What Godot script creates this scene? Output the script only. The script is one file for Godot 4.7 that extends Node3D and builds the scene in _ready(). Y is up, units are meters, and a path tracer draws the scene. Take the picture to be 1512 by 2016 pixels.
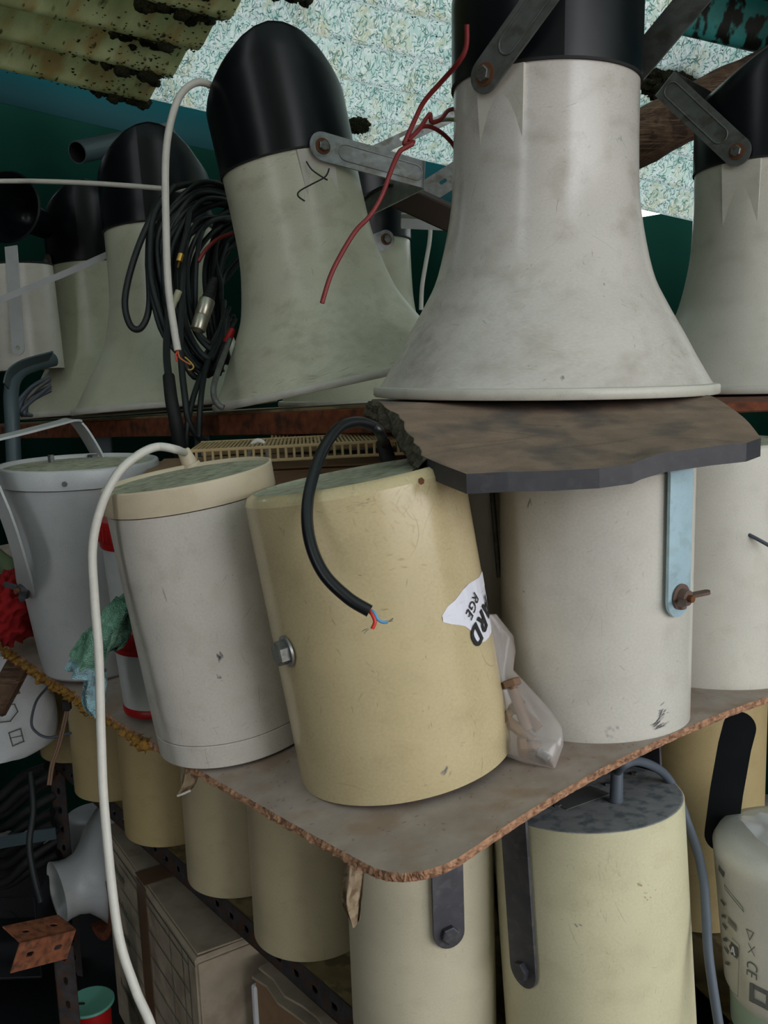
extends Node3D
# A shed full of horn loudspeakers. World: y up, metres; the photographer stands at the origin and looks along -z.

const F_PX := 1800.0
var M := {}
var rng := RandomNumberGenerator.new()

# ---------------------------------------------------------------- nodes
func thing(called: String, label: String, category: String, at := Vector3.ZERO, b := Basis(), group := "") -> Node3D:
	var o := Node3D.new()
	o.name = called
	add_child(o, true)
	o.transform = Transform3D(b, at)
	o.set_meta("label", label)
	o.set_meta("category", category)
	if group != "":
		o.set_meta("group", group)
	return o

func tag(o: Node3D, label: String, category: String, group := "") -> Node3D:
	o.set_meta("label", label)
	o.set_meta("category", category)
	if group != "":
		o.set_meta("group", group)
	return o

func fresh() -> SurfaceTool:
	var st := SurfaceTool.new()
	st.begin(Mesh.PRIMITIVE_TRIANGLES)
	return st

func part(parent: Node, called: String, st: SurfaceTool, m: Material, label := "") -> MeshInstance3D:
	st.generate_normals()
	var o := MeshInstance3D.new()
	o.name = called
	o.mesh = st.commit()
	o.material_override = m
	parent.add_child(o, true)
	if label != "":
		o.set_meta("label", label)
	return o

func structure(called: String, st: SurfaceTool, m: Material) -> MeshInstance3D:
	var o := part(self, called, st, m)
	o.set_meta("kind", "structure")
	return o

func upright(axis: Vector3) -> Basis:      # y along the axis, x as near to the world's x as can be
	var a := axis.normalized()
	var x := (Vector3.RIGHT - a * a.x).normalized()
	return Basis(x, a, x.cross(a))

func along(dir: Vector3, side := Vector3.UP) -> Basis:   # y along dir, x as near to side as can be
	var a := dir.normalized()
	var x := (side - a * a.dot(side))
	if x.length() < 0.01:
		x = Vector3.RIGHT - a * a.x
	x = x.normalized()
	return Basis(x, a, x.cross(a))

func polar(phi_deg: float, r: float, y: float) -> Vector3:   # phi from the front (+z) towards the right (+x)
	var p := deg_to_rad(phi_deg)
	return Vector3(r * sin(p), y, r * cos(p))

# ---------------------------------------------------------------- shapes
var group_no := 0
func tri(st: SurfaceTool, a: Vector3, b: Vector3, c: Vector3, ua := Vector2(), ub := Vector2(), uc := Vector2()) -> void:   # counter-clockwise from outside
	if a.is_equal_approx(b) or b.is_equal_approx(c) or a.is_equal_approx(c):
		return
	st.set_uv(ua); st.add_vertex(a)
	st.set_uv(uc); st.add_vertex(c)
	st.set_uv(ub); st.add_vertex(b)

func quad(st: SurfaceTool, a: Vector3, b: Vector3, c: Vector3, d: Vector3, ua := Vector2(), ub := Vector2(), uc := Vector2(), ud := Vector2()) -> void:
	tri(st, a, b, c, ua, ub, uc)
	tri(st, a, c, d, ua, uc, ud)

func next_group(st: SurfaceTool) -> void:
	group_no += 1
	st.set_smooth_group(group_no)

func flat(st: SurfaceTool) -> void:
	st.set_smooth_group(-1)

# profile pieces: arrays of Vector2(radius, height) from low to high on the outside; every piece is smooth in itself
func lathe(st: SurfaceTool, pieces: Array, n := 56, t := Transform3D(), vmax := 1.0) -> void:
	for piece in pieces:
		next_group(st)
		for k in piece.size() - 1:
			var p: Vector2 = piece[k]
			var q: Vector2 = piece[k + 1]
			for j in n:
				var f0 := -PI + TAU * j / n
				var f1 := -PI + TAU * (j + 1) / n
				var u0 := float(j) / n
				var u1 := float(j + 1) / n
				var a := t * Vector3(p.x * sin(f0), p.y, p.x * cos(f0))
				var b := t * Vector3(p.x * sin(f1), p.y, p.x * cos(f1))
				var c := t * Vector3(q.x * sin(f1), q.y, q.x * cos(f1))
				var d := t * Vector3(q.x * sin(f0), q.y, q.x * cos(f0))
				var v0 := 1.0 - p.y / vmax
				var v1 := 1.0 - q.y / vmax
				if p.x < 1e-5:
					tri(st, a, c, d, Vector2(u0, v0), Vector2(u1, v1), Vector2(u0, v1))
				elif q.x < 1e-5:
					tri(st, a, b, c, Vector2(u0, v0), Vector2(u1, v0), Vector2(u1, v1))
				else:
					quad(st, a, b, c, d, Vector2(u0, v0), Vector2(u1, v0), Vector2(u1, v1), Vector2(u0, v1))

func smooth_line(pts: Array, per := 8) -> PackedVector3Array:
	var out := PackedVector3Array()
	var n := pts.size()
	for i in n - 1:
		var p0: Vector3 = pts[max(i - 1, 0)]
		var p1: Vector3 = pts[i]
		var p2: Vector3 = pts[i + 1]
		var p3: Vector3 = pts[min(i + 2, n - 1)]
		for k in per:
			out.append(p1.cubic_interpolate(p2, p0, p3, float(k) / per))
	out.append(pts[n - 1])
	return out

func tube(st: SurfaceTool, line: PackedVector3Array, r: float, sides := 9, r_end := -1.0, t := Transform3D()) -> void:
	if r_end < 0.0:
		r_end = r
	next_group(st)
	var n := line.size()
	var rings := []
	var x := Vector3.ZERO
	for i in n:
		var d := (line[min(i + 1, n - 1)] - line[max(i - 1, 0)]).normalized()
		if i == 0:
			x = d.cross(Vector3.UP)
			if x.length() < 0.1:
				x = d.cross(Vector3.RIGHT)
		x = (x - d * d.dot(x)).normalized()
		var y := d.cross(x)
		var rr: float = lerp(r, r_end, float(i) / (n - 1))
		var ring := PackedVector3Array()
		for j in sides:
			var f := TAU * j / sides
			ring.append(t * (line[i] + (x * cos(f) + y * sin(f)) * rr))
		rings.append(ring)
	for i in n - 1:
		for j in sides:
			var k := (j + 1) % sides
			quad(st, rings[i][j], rings[i][k], rings[i + 1][k], rings[i + 1][j])
	next_group(st)
	for e in [0, n - 1]:
		var c: Vector3 = t * line[e]
		for j in sides:
			var k := (j + 1) % sides
			if e == 0:
				tri(st, c, rings[e][k], rings[e][j])
			else:
				tri(st, c, rings[e][j], rings[e][k])

# box with chamfered edges, centred
func box(st: SurfaceTool, size: Vector3, bevel := 0.002, t := Transform3D()) -> void:
	flat(st)
	var h := size / 2
	bevel = min(bevel, min(h.x, min(h.y, h.z)) * 0.9)
	var ring := func(y: float, i: float) -> Array:
		var x := h.x - i
		var z := h.z - i
		var b := bevel if i < bevel * 0.5 else 0.0001
		return [Vector3(-x + b, y, z), Vector3(x - b, y, z), Vector3(x, y, z - b), Vector3(x, y, -z + b), Vector3(x - b, y, -z), Vector3(-x + b, y, -z), Vector3(-x, y, -z + b), Vector3(-x, y, z - b)]
	var rings := [ring.call(-h.y, bevel), ring.call(-h.y + bevel, 0.0), ring.call(h.y - bevel, 0.0), ring.call(h.y, bevel)]
	for k in 3:
		for j in 8:
			var m := (j + 1) % 8
			quad(st, t * rings[k][j], t * rings[k][m], t * rings[k + 1][m], t * rings[k + 1][j])
	for e in [0, 3]:
		var c := t * Vector3(0, h.y if e == 3 else -h.y, 0)
		for j in 8:
			var m := (j + 1) % 8
			if e == 3:
				tri(st, c, t * rings[e][j], t * rings[e][m])
			else:
				tri(st, c, t * rings[e][m], t * rings[e][j])

# a flat plate in the local xy plane, front at +z, with optional holes (all outlines counter-clockwise)
func plate(st: SurfaceTool, outline: PackedVector2Array, holes: Array, thick: float, t := Transform3D()) -> void:
	flat(st)
	var poly := outline.duplicate()
	for hole in holes:
		var best := 1e9
		var bi := 0
		var bj := 0
		for i in poly.size():
			for j in hole.size():
				var d: float = poly[i].distance_squared_to(hole[j])
				if d < best:
					best = d
					bi = i
					bj = j
		var joined := PackedVector2Array()
		for i in bi + 1:
			joined.append(poly[i])
		for k in hole.size() + 1:
			joined.append(hole[(bj - k + hole.size() * 2) % hole.size()] + Vector2(1e-6, 1e-6) * (k / float(hole.size())))
		for i in range(bi, poly.size()):
			joined.append(poly[i] + (Vector2(1e-6, -1e-6) if i == bi else Vector2.ZERO))
		poly = joined
	var idx := Geometry2D.triangulate_polygon(poly)
	var z := thick / 2
	for k in range(0, idx.size(), 3):
		var a := poly[idx[k]]
		var b := poly[idx[k + 1]]
		var c := poly[idx[k + 2]]
		if (b - a).cross(c - a) < 0:
			var w := b
			b = c
			c = w
		tri(st, t * Vector3(a.x, a.y, z), t * Vector3(b.x, b.y, z), t * Vector3(c.x, c.y, z), a, b, c)
		tri(st, t * Vector3(a.x, a.y, -z), t * Vector3(c.x, c.y, -z), t * Vector3(b.x, b.y, -z), a, c, b)
	var n := outline.size()
	for i in n:
		var a := outline[i]
		var b := outline[(i + 1) % n]
		quad(st, t * Vector3(a.x, a.y, -z), t * Vector3(b.x, b.y, -z), t * Vector3(b.x, b.y, z), t * Vector3(a.x, a.y, z), a, b, b, a)
	for hole in holes:
		n = hole.size()
		for i in n:
			var a: Vector2 = hole[i]
			var b: Vector2 = hole[(i + 1) % n]
			quad(st, t * Vector3(b.x, b.y, -z), t * Vector3(a.x, a.y, -z), t * Vector3(a.x, a.y, z), t * Vector3(b.x, b.y, z), b, a, a, b)

func stadium(length: float, width: float, at := Vector2.ZERO, square_top := false) -> PackedVector2Array:   # long along y, from y=0 (round) to y=length
	var out := PackedVector2Array()
	var r := width / 2
	for k in 9:
		var f := PI + PI * k / 8.0
		out.append(at + Vector2(cos(f) * r, r + sin(f) * r))
	if square_top:
		out.append(at + Vector2(r, length))
		out.append(at + Vector2(-r, length))
	else:
		for k in 9:
			var f := PI * k / 8.0
			out.append(at + Vector2(cos(f) * r, length - r + sin(f) * r))
	return out

func disc2(r: float, at := Vector2.ZERO, n := 14) -> PackedVector2Array:
	var out := PackedVector2Array()
	for k in n:
		out.append(at + Vector2(cos(TAU * k / n), sin(TAU * k / n)) * r)
	return out

func rect2(x0: float, y0: float, x1: float, y1: float) -> PackedVector2Array:
	return PackedVector2Array([Vector2(x0, y0), Vector2(x1, y0), Vector2(x1, y1), Vector2(x0, y1)])

# a flat strap swept along a line; wide gives the direction of its width at every point (one vector, or one for each)
func strap(st: SurfaceTool, line: PackedVector3Array, wide: Vector3, width: float, thick: float, round_ends := true, t := Transform3D()) -> void:
	var pts := PackedVector3Array(line)
	var ws := PackedFloat32Array()
	for p in pts:
		ws.append(width)
	if round_ends:
		var r := width / 2
		for e in 2:
			var n := pts.size()
			var a: Vector3 = pts[0] if e == 0 else pts[n - 1]
			var b: Vector3 = pts[1] if e == 0 else pts[n - 2]
			var d := (b - a).normalized()
			var extra := PackedVector3Array()
			var ew := PackedFloat32Array()
			for k in 6:
				var f := PI / 2 * k / 6.0
				extra.append(a - d * r * cos(f))
				ew.append(max(width * sin(f), 0.0004))
			if e == 0:
				extra.append_array(pts); pts = extra
				ew.append_array(ws); ws = ew
			else:
				extra.reverse(); ew.reverse()
				pts.append_array(extra)
				ws.append_array(ew)
	var n := pts.size()
	var rows := []
	for i in n:
		var d := (pts[min(i + 1, n - 1)] - pts[max(i - 1, 0)]).normalized()
		var w := (wide - d * d.dot(wide)).normalized()
		var nn := d.cross(w).normalized()
		var a := pts[i]
		rows.append([t * (a + w * ws[i] / 2 + nn * thick / 2), t * (a - w * ws[i] / 2 + nn * thick / 2), t * (a - w * ws[i] / 2 - nn * thick / 2), t * (a + w * ws[i] / 2 - nn * thick / 2)])
	for side in 4:
		next_group(st)
		var k := (side + 1) % 4
		for i in n - 1:
			quad(st, rows[i][side], rows[i][k], rows[i + 1][k], rows[i + 1][side])
	flat(st)
	quad(st, rows[0][3], rows[0][2], rows[0][1], rows[0][0])
	quad(st, rows[n - 1][0], rows[n - 1][1], rows[n - 1][2], rows[n - 1][3])

# a sheet over a grid of points (rows of equal length), with thickness along down
func sheet(st: SurfaceTool, rows: Array, down: Vector3, uvs := Vector2(1, 1)) -> void:
	var n := rows.size()
	var m: int = rows[0].size()
	next_group(st)
	for i in n - 1:
		for j in m - 1:
			var u0 := Vector2(float(j) / (m - 1), float(i) / (n - 1)) * uvs
			var u1 := Vector2(float(j + 1) / (m - 1), float(i + 1) / (n - 1)) * uvs
			quad(st, rows[i][j], rows[i][j + 1], rows[i + 1][j + 1], rows[i + 1][j], u0, Vector2(u1.x, u0.y), u1, Vector2(u0.x, u1.y))
	if down == Vector3.ZERO:
		return
	next_group(st)
	for i in n - 1:
		for j in m - 1:
			quad(st, rows[i][j] + down, rows[i + 1][j] + down, rows[i + 1][j + 1] + down, rows[i][j + 1] + down)
	var rim := []
	for j in m:
		rim.append(rows[0][j])
	for i in range(1, n):
		rim.append(rows[i][m - 1])
	for j in range(m - 2, -1, -1):
		rim.append(rows[n - 1][j])
	for i in range(n - 2, 0, -1):
		rim.append(rows[i][0])
	flat(st)
	for k in rim.size():
		var a: Vector3 = rim[k]
		var b: Vector3 = rim[(k + 1) % rim.size()]
		quad(st, a, a + down, b + down, b)

func blob(st: SurfaceTool, r: Vector3, seed_no: int, rough: float, t := Transform3D(), freq := 2.0, n := 18) -> void:
	var fn := FastNoiseLite.new()
	fn.seed = seed_no
	fn.frequency = freq
	fn.fractal_octaves = 3
	next_group(st)
	var p := func(i: int, j: int) -> Vector3:
		var th := PI * i / n
		var f := TAU * (j % (2 * n)) / (2 * n)
		var d := Vector3(sin(th) * sin(f), -cos(th), sin(th) * cos(f))
		return t * (d * r * (1.0 + rough * fn.get_noise_3dv(d)))
	for i in n:
		for j in 2 * n:
			var a: Vector3 = p.call(i, j)
			var b: Vector3 = p.call(i, j + 1)
			var c: Vector3 = p.call(i + 1, j + 1)
			var d: Vector3 = p.call(i + 1, j)
			quad(st, a, b, c, d)

func hex_bolt(parent: Node, at: Vector3, dir: Vector3, r: float, h: float, m: Material, washer_m: Material, washer_r := 0.0, called := "bolt", turn := 0.2) -> Node3D:
	var st := fresh()
	var t := Transform3D(along(dir).rotated(dir.normalized(), turn), at)
	flat(st)
	for j in 6:
		var a := TAU * j / 6
		var b := TAU * (j + 1) / 6
		var A := Vector3(sin(a), 0, cos(a))
		var B := Vector3(sin(b), 0, cos(b))
		var hh := Vector3(0, h, 0)
		quad(st, t * (A * r), t * (B * r), t * (B * r + hh * 0.85), t * (A * r + hh * 0.85))
		quad(st, t * (A * r + hh * 0.85), t * (B * r + hh * 0.85), t * (B * r * 0.86 + hh), t * (A * r * 0.86 + hh))
		tri(st, t * hh, t * (A * r * 0.86 + hh), t * (B * r * 0.86 + hh))
	var o := part(parent, called, st, m)
	if washer_r > 0.0:
		st = fresh()
		lathe(st, [[Vector2(washer_r, -0.001), Vector2(washer_r, 0.0012)], [Vector2(washer_r, 0.0012), Vector2(0, 0.0014)]], 24, t)
		part(parent, "washer", st, washer_m)
	return o

# lettering as thin raised print: laid on a plane (radius 0) or bent round the local y axis at that radius, text plane origin at (phi, y)
func lettering(parent: Node, called: String, text: String, size: float, m: Material, radius: float, phi_deg: float, y: float, turn_deg := 0.0, flat_at := Transform3D(), bold := false) -> void:
	var tm := TextMesh.new()
	tm.text = text
	var f := SystemFont.new()
	f.font_names = PackedStringArray(["Droid Sans"])
	if bold:
		f.font_weight = 800
	tm.font = f
	tm.font_size = 64
	tm.pixel_size = size / 46.0
	tm.depth = 0.0004
	tm.curve_step = 2.0
	var arrays := tm.get_mesh_arrays()
	var v: PackedVector3Array = arrays[Mesh.ARRAY_VERTEX]
	var idx = arrays[Mesh.ARRAY_INDEX]
	var c := cos(deg_to_rad(turn_deg))
	var s := sin(deg_to_rad(turn_deg))
	var w := PackedVector3Array()
	for p in v:
		var q := Vector2(p.x * c - p.y * s, p.x * s + p.y * c)
		if radius > 0.0:
			var ph := deg_to_rad(phi_deg) + q.x / radius
			var r := radius + p.z + 0.0005
			w.append(Vector3(r * sin(ph), y + q.y, r * cos(ph)))
		else:
			w.append(flat_at * Vector3(q.x, q.y, p.z + 0.0004))
	var st := fresh()
	flat(st)
	if idx == null or idx.size() == 0:
		for k in range(0, w.size(), 3):
			st.add_vertex(w[k]); st.add_vertex(w[k + 1]); st.add_vertex(w[k + 2])
	else:
		for k in idx:
			st.add_vertex(w[k])
	part(parent, called, st, m)

# thin drawn lines (print) bent round a cylinder: points are Vector2(arc length, height)
func print_line(st: SurfaceTool, pts: Array, width: float, radius: float, phi_deg: float, y: float, t := Transform3D()) -> void:
	flat(st)
	for k in pts.size() - 1:
		var a: Vector2 = pts[k]
		var b: Vector2 = pts[k + 1]
		var n := (b - a).orthogonal().normalized() * width / 2
		var e := (b - a).normalized() * width / 2
		var q := [a - n - e, b - n + e, b + n + e, a + n - e]
		var w := []
		for p in q:
			if radius > 0:
				var ph: float = deg_to_rad(phi_deg) + p.x / radius
				w.append(t * Vector3((radius + 0.0005) * sin(ph), y + p.y, (radius + 0.0005) * cos(ph)))
			else:
				w.append(t * Vector3(p.x, p.y + y, 0.0005))
		quad(st, w[0], w[3], w[2], w[1])

# ---------------------------------------------------------------- pictures of what surfaces are made of
func noise_bytes(seed_no: int, freq: float, w: int, h: int, octaves := 4, kind := FastNoiseLite.TYPE_SIMPLEX_SMOOTH) -> PackedByteArray:
	var fn := FastNoiseLite.new()
	fn.seed = seed_no
	fn.noise_type = kind
	fn.frequency = freq
	fn.fractal_octaves = octaves
	var im := fn.get_seamless_image(w, h)
	im.convert(Image.FORMAT_L8)
	return im.get_data()

# base colour from a ramp over one noise, dirt of another colour where a second noise passes a threshold
func mottled(w: int, h: int, seed_no: int, c0: Color, c1: Color, freq: float, dirt: Color, dirt_freq: float, dirt_from: float, dirt_most: float, soft := 0.15) -> Image:
	var a := noise_bytes(seed_no, freq, w, h)
	var b := noise_bytes(seed_no + 7, dirt_freq, w, h, 5)
	var g := noise_bytes(seed_no + 13, 0.35, w, h, 2)
	var out := PackedByteArray()
	out.resize(w * h * 3)
	for i in w * h:
		var k := a[i] / 255.0
		var d: float = clamp((b[i] / 255.0 - dirt_from) / soft, 0.0, 1.0) * dirt_most
		var n := 0.96 + 0.08 * (g[i] / 255.0)
		out[i * 3] = int(clamp(lerp(lerp(c0.r, c1.r, k), dirt.r, d) * n, 0.0, 1.0) * 255)
		out[i * 3 + 1] = int(clamp(lerp(lerp(c0.g, c1.g, k), dirt.g, d) * n, 0.0, 1.0) * 255)
		out[i * 3 + 2] = int(clamp(lerp(lerp(c0.b, c1.b, k), dirt.b, d) * n, 0.0, 1.0) * 255)
	return Image.create_from_data(w, h, false, Image.FORMAT_RGB8, out)

func stroke(im: Image, p: Vector2, dir: float, length: float, bend: float, width: float, c: Color, strength: float) -> void:
	var w := im.get_width()
	var h := im.get_height()
	var step: float = max(1.0, width * 0.8)
	var steps := int(max(length / step, 2.0))
	var q := p
	for k in steps:
		var fade := strength * sin(PI * (k + 0.5) / steps)
		var r := int(ceil(width))
		for dy in range(-r + 1, r):
			for dx in range(-r + 1, r):
				if dx * dx + dy * dy > width * width:
					continue
				var x := posmod(int(q.x) + dx, w)
				var y := posmod(int(q.y) + dy, h)
				im.set_pixel(x, y, im.get_pixel(x, y).lerp(c, fade))
		q += Vector2(cos(dir), sin(dir)) * step
		dir += bend * step

# plastic shell: pale mottling, fine scratches and the marks given as [u, v, angle, length, width, colour, strength] (u, v in 0..1)
func scuffed(w: int, h: int, seed_no: int, ticks: int, marks: Array, dirt_most := 0.16, dirt_from := 0.56) -> ImageTexture:
	var im := mottled(w / 2, h / 2, seed_no, Color(0.95, 0.95, 0.95), Color(1, 1, 1), 0.010, Color(0.60, 0.57, 0.50), 0.02, dirt_from, dirt_most, 0.4)
	im.resize(w, h, Image.INTERPOLATE_BILINEAR)
	var g := RandomNumberGenerator.new()
	g.seed = seed_no
	for k in ticks:
		var dark := g.randf() < 0.75
		stroke(im, Vector2(g.randf() * w, g.randf() * h), g.randf() * TAU if g.randf() < 0.4 else PI / 2 + g.randfn(0, 0.4), g.randf_range(2, 16) * (4.0 if g.randf() < 0.06 else 1.0), g.randfn(0, 0.01), 1.0, Color(0.45, 0.44, 0.41) if dark else Color(1, 1, 1), g.randf_range(0.08, 0.45))
	for m in marks:
		for k in m[7] if m.size() > 7 else 1:
			var o: Vector2 = Vector2(g.randfn(0, 1), g.randfn(0, 1)) * float(m[8] if m.size() > 8 else 0.0)
			stroke(im, Vector2(m[0] * w, m[1] * h) + o, m[2] + g.randfn(0, 0.25 if m.size() > 7 else 0.0), m[3] * 0.6 * g.randf_range(0.5, 1.0), g.randfn(0, 0.02), max(1.0, m[4] * 0.6), m[5], m[6] * (0.45 if m.size() > 7 else 0.7) * g.randf_range(0.4, 1.0))
	return ImageTexture.create_from_image(im)

func mat(c: Color, rough := 0.5, metal := 0.0, tex: Texture2D = null, tri_scale := 0.0) -> StandardMaterial3D:
	var m := StandardMaterial3D.new()
	m.albedo_color = c
	m.roughness = rough
	m.metallic = metal
	if tex:
		m.albedo_texture = tex
		if tri_scale > 0.0:
			m.uv1_triplanar = true
			m.uv1_scale = Vector3.ONE * tri_scale
	return m

func bumpy(m: StandardMaterial3D, seed_no: int, freq: float, deep: float) -> StandardMaterial3D:
	var b := noise_bytes(seed_no, freq, 256, 256, 4)
	var im := Image.create_from_data(256, 256, false, Image.FORMAT_L8, b)
	m.heightmap_enabled = true
	m.heightmap_texture = ImageTexture.create_from_image(im)
	m.heightmap_scale = deep
	return m

# ---------------------------------------------------------------- materials
func make_materials() -> void:
	var shell := scuffed(768, 768, 11, 420, [], 0.22)
	var shell2 := scuffed(768, 768, 12, 260, [], 0.12)
	M.horn = mat(Color(0.80, 0.78, 0.735), 0.32, 0, shell, 2.2)
	M.horn_roof_cast = mat(Color(0.78, 0.785, 0.69), 0.3, 0, shell, 2.2)  # horn shell with the green cast of the roof light mixed into its colour
	M.flange = mat(Color(0.80, 0.785, 0.74), 0.4, 0, shell, 3.0)
	var cap_tex := ImageTexture.create_from_image(mottled(512, 512, 31, Color(0.03, 0.045, 0.06), Color(0.05, 0.065, 0.08), 0.01, Color(0.13, 0.15, 0.15), 0.02, 0.6, 0.3, 0.3))
	M.cap = mat(Color(1, 1, 1), 0.3, 0, cap_tex, 2.5)
	M.cap.metallic_specular = 0.36
	M.seam = mat(Color(0.03, 0.03, 0.035), 0.7)
	var steel_tex := ImageTexture.create_from_image(mottled(512, 512, 41, Color(0.50, 0.51, 0.51), Color(0.66, 0.67, 0.67), 0.02, Color(0.40, 0.36, 0.31), 0.012, 0.58, 0.5))
	M.steel = mat(Color(1, 1, 1), 0.42, 0.75, steel_tex, 5.0)
	M.steel_dull = mat(Color(0.72, 0.72, 0.70), 0.55, 0.55, steel_tex, 5.0)
	M.bolt = mat(Color(0.78, 0.78, 0.76), 0.4, 0.7, steel_tex, 20.0)
	var dark_tex := ImageTexture.create_from_image(mottled(512, 512, 43, Color(0.24, 0.24, 0.26), Color(0.34, 0.34, 0.36), 0.012, Color(0.42, 0.40, 0.40), 0.02, 0.6, 0.5))
	M.dark_steel = mat(Color(1, 1, 1), 0.5, 0.45, dark_tex, 5.0)
	var rust := ImageTexture.create_from_image(mottled(512, 512, 51, Color(0.36, 0.17, 0.09), Color(0.50, 0.27, 0.14), 0.02, Color(0.20, 0.12, 0.08), 0.012, 0.5, 0.8, 0.35))
	M.rust = mat(Color(1, 1, 1), 0.85, 0.1, rust, 4.0)
	M.rust_ring = mat(Color(0.42, 0.26, 0.15), 0.8, 0.2, rust, 0.0)
	M.rust_ring.albedo_texture = null
	var orange_rust := ImageTexture.create_from_image(mottled(256, 256, 53, Color(0.46, 0.26, 0.16), Color(0.60, 0.38, 0.26), 0.03, Color(0.28, 0.17, 0.12), 0.03, 0.5, 0.8, 0.35))
	M.orange_steel = mat(Color(1, 1, 1), 0.75, 0.1, orange_rust, 6.0)
	var slot_tex := ImageTexture.create_from_image(mottled(512, 512, 55, Color(0.20, 0.19, 0.19), Color(0.30, 0.28, 0.28), 0.02, Color(0.34, 0.22, 0.15), 0.015, 0.57, 0.7))
	M.slotted = mat(Color(1, 1, 1), 0.6, 0.35, slot_tex, 4.0)
	M.zinc = mat(Color(0.70, 0.80, 0.84), 0.38, 0.35, steel_tex, 6.0)
	M.zinc.albedo_color = Color(1.0, 1.0, 1.0)
	M.zinc.albedo_texture = ImageTexture.create_from_image(mottled(256, 256, 57, Color(0.66, 0.78, 0.83), Color(0.74, 0.85, 0.89), 0.02, Color(0.62, 0.70, 0.72), 0.03, 0.6, 0.6))
	# shells of the box speakers
	M.cream = mat(Color(0.725, 0.675, 0.545), 0.4, 0, shell2, 3.0)
	M.cream_pale = mat(Color(0.765, 0.735, 0.635), 0.4, 0, shell2, 3.0)
	M.tan_shell = mat(Color(0.69, 0.615, 0.44), 0.45, 0, shell2, 3.0)
	M.grey_white = mat(Color(0.70, 0.71, 0.71), 0.35, 0, shell2, 3.0)
	M.white_shell = mat(Color(0.80, 0.785, 0.74), 0.35, 0, shell2, 3.0)
	# Shells whose marks the photograph lets one place: u runs once round from the back, front is u = 0.5; v runs down
	var ink := Color(0.16, 0.16, 0.20)
	var y_marks := [[0.498, 0.057, 0.3, 26, 1.6, ink, 0.35, 16, 7.0], [0.518, 0.057, 0.0, 12, 1.6, ink, 0.5, 6, 3.0], [0.50, 0.06, 0.02, 90, 1.0, ink, 0.5], [0.553, 0.937, -0.8, 22, 2.0, Color(0.22, 0.27, 0.52), 0.5, 8, 5.0], [0.60, 0.05, 2.2, 60, 1.0, Color(0.45, 0.38, 0.25), 0.6, 8, 14.0], [0.57, 0.1, 0.9, 260, 1.0, Color(0.50, 0.43, 0.28), 0.6], [0.66, 0.6, 1.75, 150, 1.0, ink, 0.45], [0.60, 0.86, 0.5, 20, 1.0, ink, 0.4, 12, 60.0], [0.56, 0.1, 1.3, 30, 2.0, Color(0.86, 0.80, 0.72), 0.6, 30, 26.0], [0.54, 0.3, 0.3, 22, 2.0, Color(0.62, 0.53, 0.36), 0.45, 8, 40.0]]
	M.yellow_shell = mat(Color(0.765, 0.70, 0.545), 0.2, 0, scuffed(1024, 512, 61, 320, y_marks, 0.1))
	var b2_marks := [[0.529, 0.555, 1.9, 30, 3.0, ink, 0.6, 9, 4.0], [0.515, 0.63, 0.9, 16, 2.0, ink, 0.6, 4, 4.0], [0.451, 0.26, 1.5, 70, 2.2, Color(0.62, 0.55, 0.47), 0.6], [0.53, 0.2, 1.4, 24, 1.3, ink, 0.35, 16, 60.0], [0.57, 0.29, 2.2, 36, 1.5, ink, 0.5, 4, 16.0], [0.46, 0.5, 1.9, 80, 1.2, ink, 0.3, 8, 60.0], [0.53, 0.85, 2.6, 40, 1.2, ink, 0.5, 5, 30.0], [0.44, 0.8, 1.7, 60, 1.0, ink, 0.35, 6, 50.0], [0.55, 0.7, 1.0, 26, 1.0, ink, 0.4, 14, 70.0]]
	M.b2_shell = mat(Color(0.80, 0.775, 0.735), 0.42, 0, scuffed(1024, 512, 62, 420, b2_marks, 0.14))
	var b3_marks := [[0.574, 0.89, -0.5, 26, 2.2, ink, 0.6, 14, 6.0], [0.560, 0.93, -0.25, 60, 2.4, ink, 0.65, 9, 3.0], [0.487, 0.925, 1.3, 22, 4.0, Color(0.52, 0.53, 0.58), 0.4, 8, 5.0], [0.357, 0.1, 1.5, 50, 2.0, Color(0.25, 0.22, 0.16), 0.7, 3, 2.0], [0.339, 0.45, 0.3, 8, 2.5, ink, 0.9], [0.47, 0.45, 1.6, 120, 1.0, Color(0.6, 0.57, 0.5), 0.5, 4, 20.0], [0.40, 0.7, -0.6, 70, 1.2, Color(0.6, 0.58, 0.52), 0.4, 7, 60.0], [0.56, 0.35, 1.5, 40, 2.0, Color(0.97, 0.97, 0.96), 0.6, 18, 22.0]]
	M.b3_shell = mat(Color(0.80, 0.785, 0.745), 0.22, 0, scuffed(1024, 512, 63, 260, b3_marks, 0.1))
	var lr_marks := [[0.5, 0.25, 1.57, 26, 1.4, ink, 0.35, 46, 46.0], [0.503, 0.11, 1.57, 40, 1.4, ink, 0.4, 14, 12.0], [0.536, 0.20, 0.5, 12, 2.4, Color(0.42, 0.25, 0.18), 0.7, 3, 4.0], [0.558, 0.245, 0.3, 10, 2.2, Color(0.42, 0.25, 0.18), 0.7, 7, 9.0], [0.443, 0.343, 0.2, 9, 3.0, Color(0.32, 0.2, 0.3), 0.8, 3, 3.0], [0.48, 0.3, 2.0, 30, 1.3, ink, 0.6, 3, 4.0], [0.5, 0.45, 1.6, 22, 1.2, Color(0.45, 0.4, 0.3), 0.5, 20, 40.0]]
	M.lr_shell = mat(Color(0.80, 0.775, 0.64), 0.42, 0, scuffed(1024, 512, 64, 180, lr_marks, 0.12))
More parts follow.
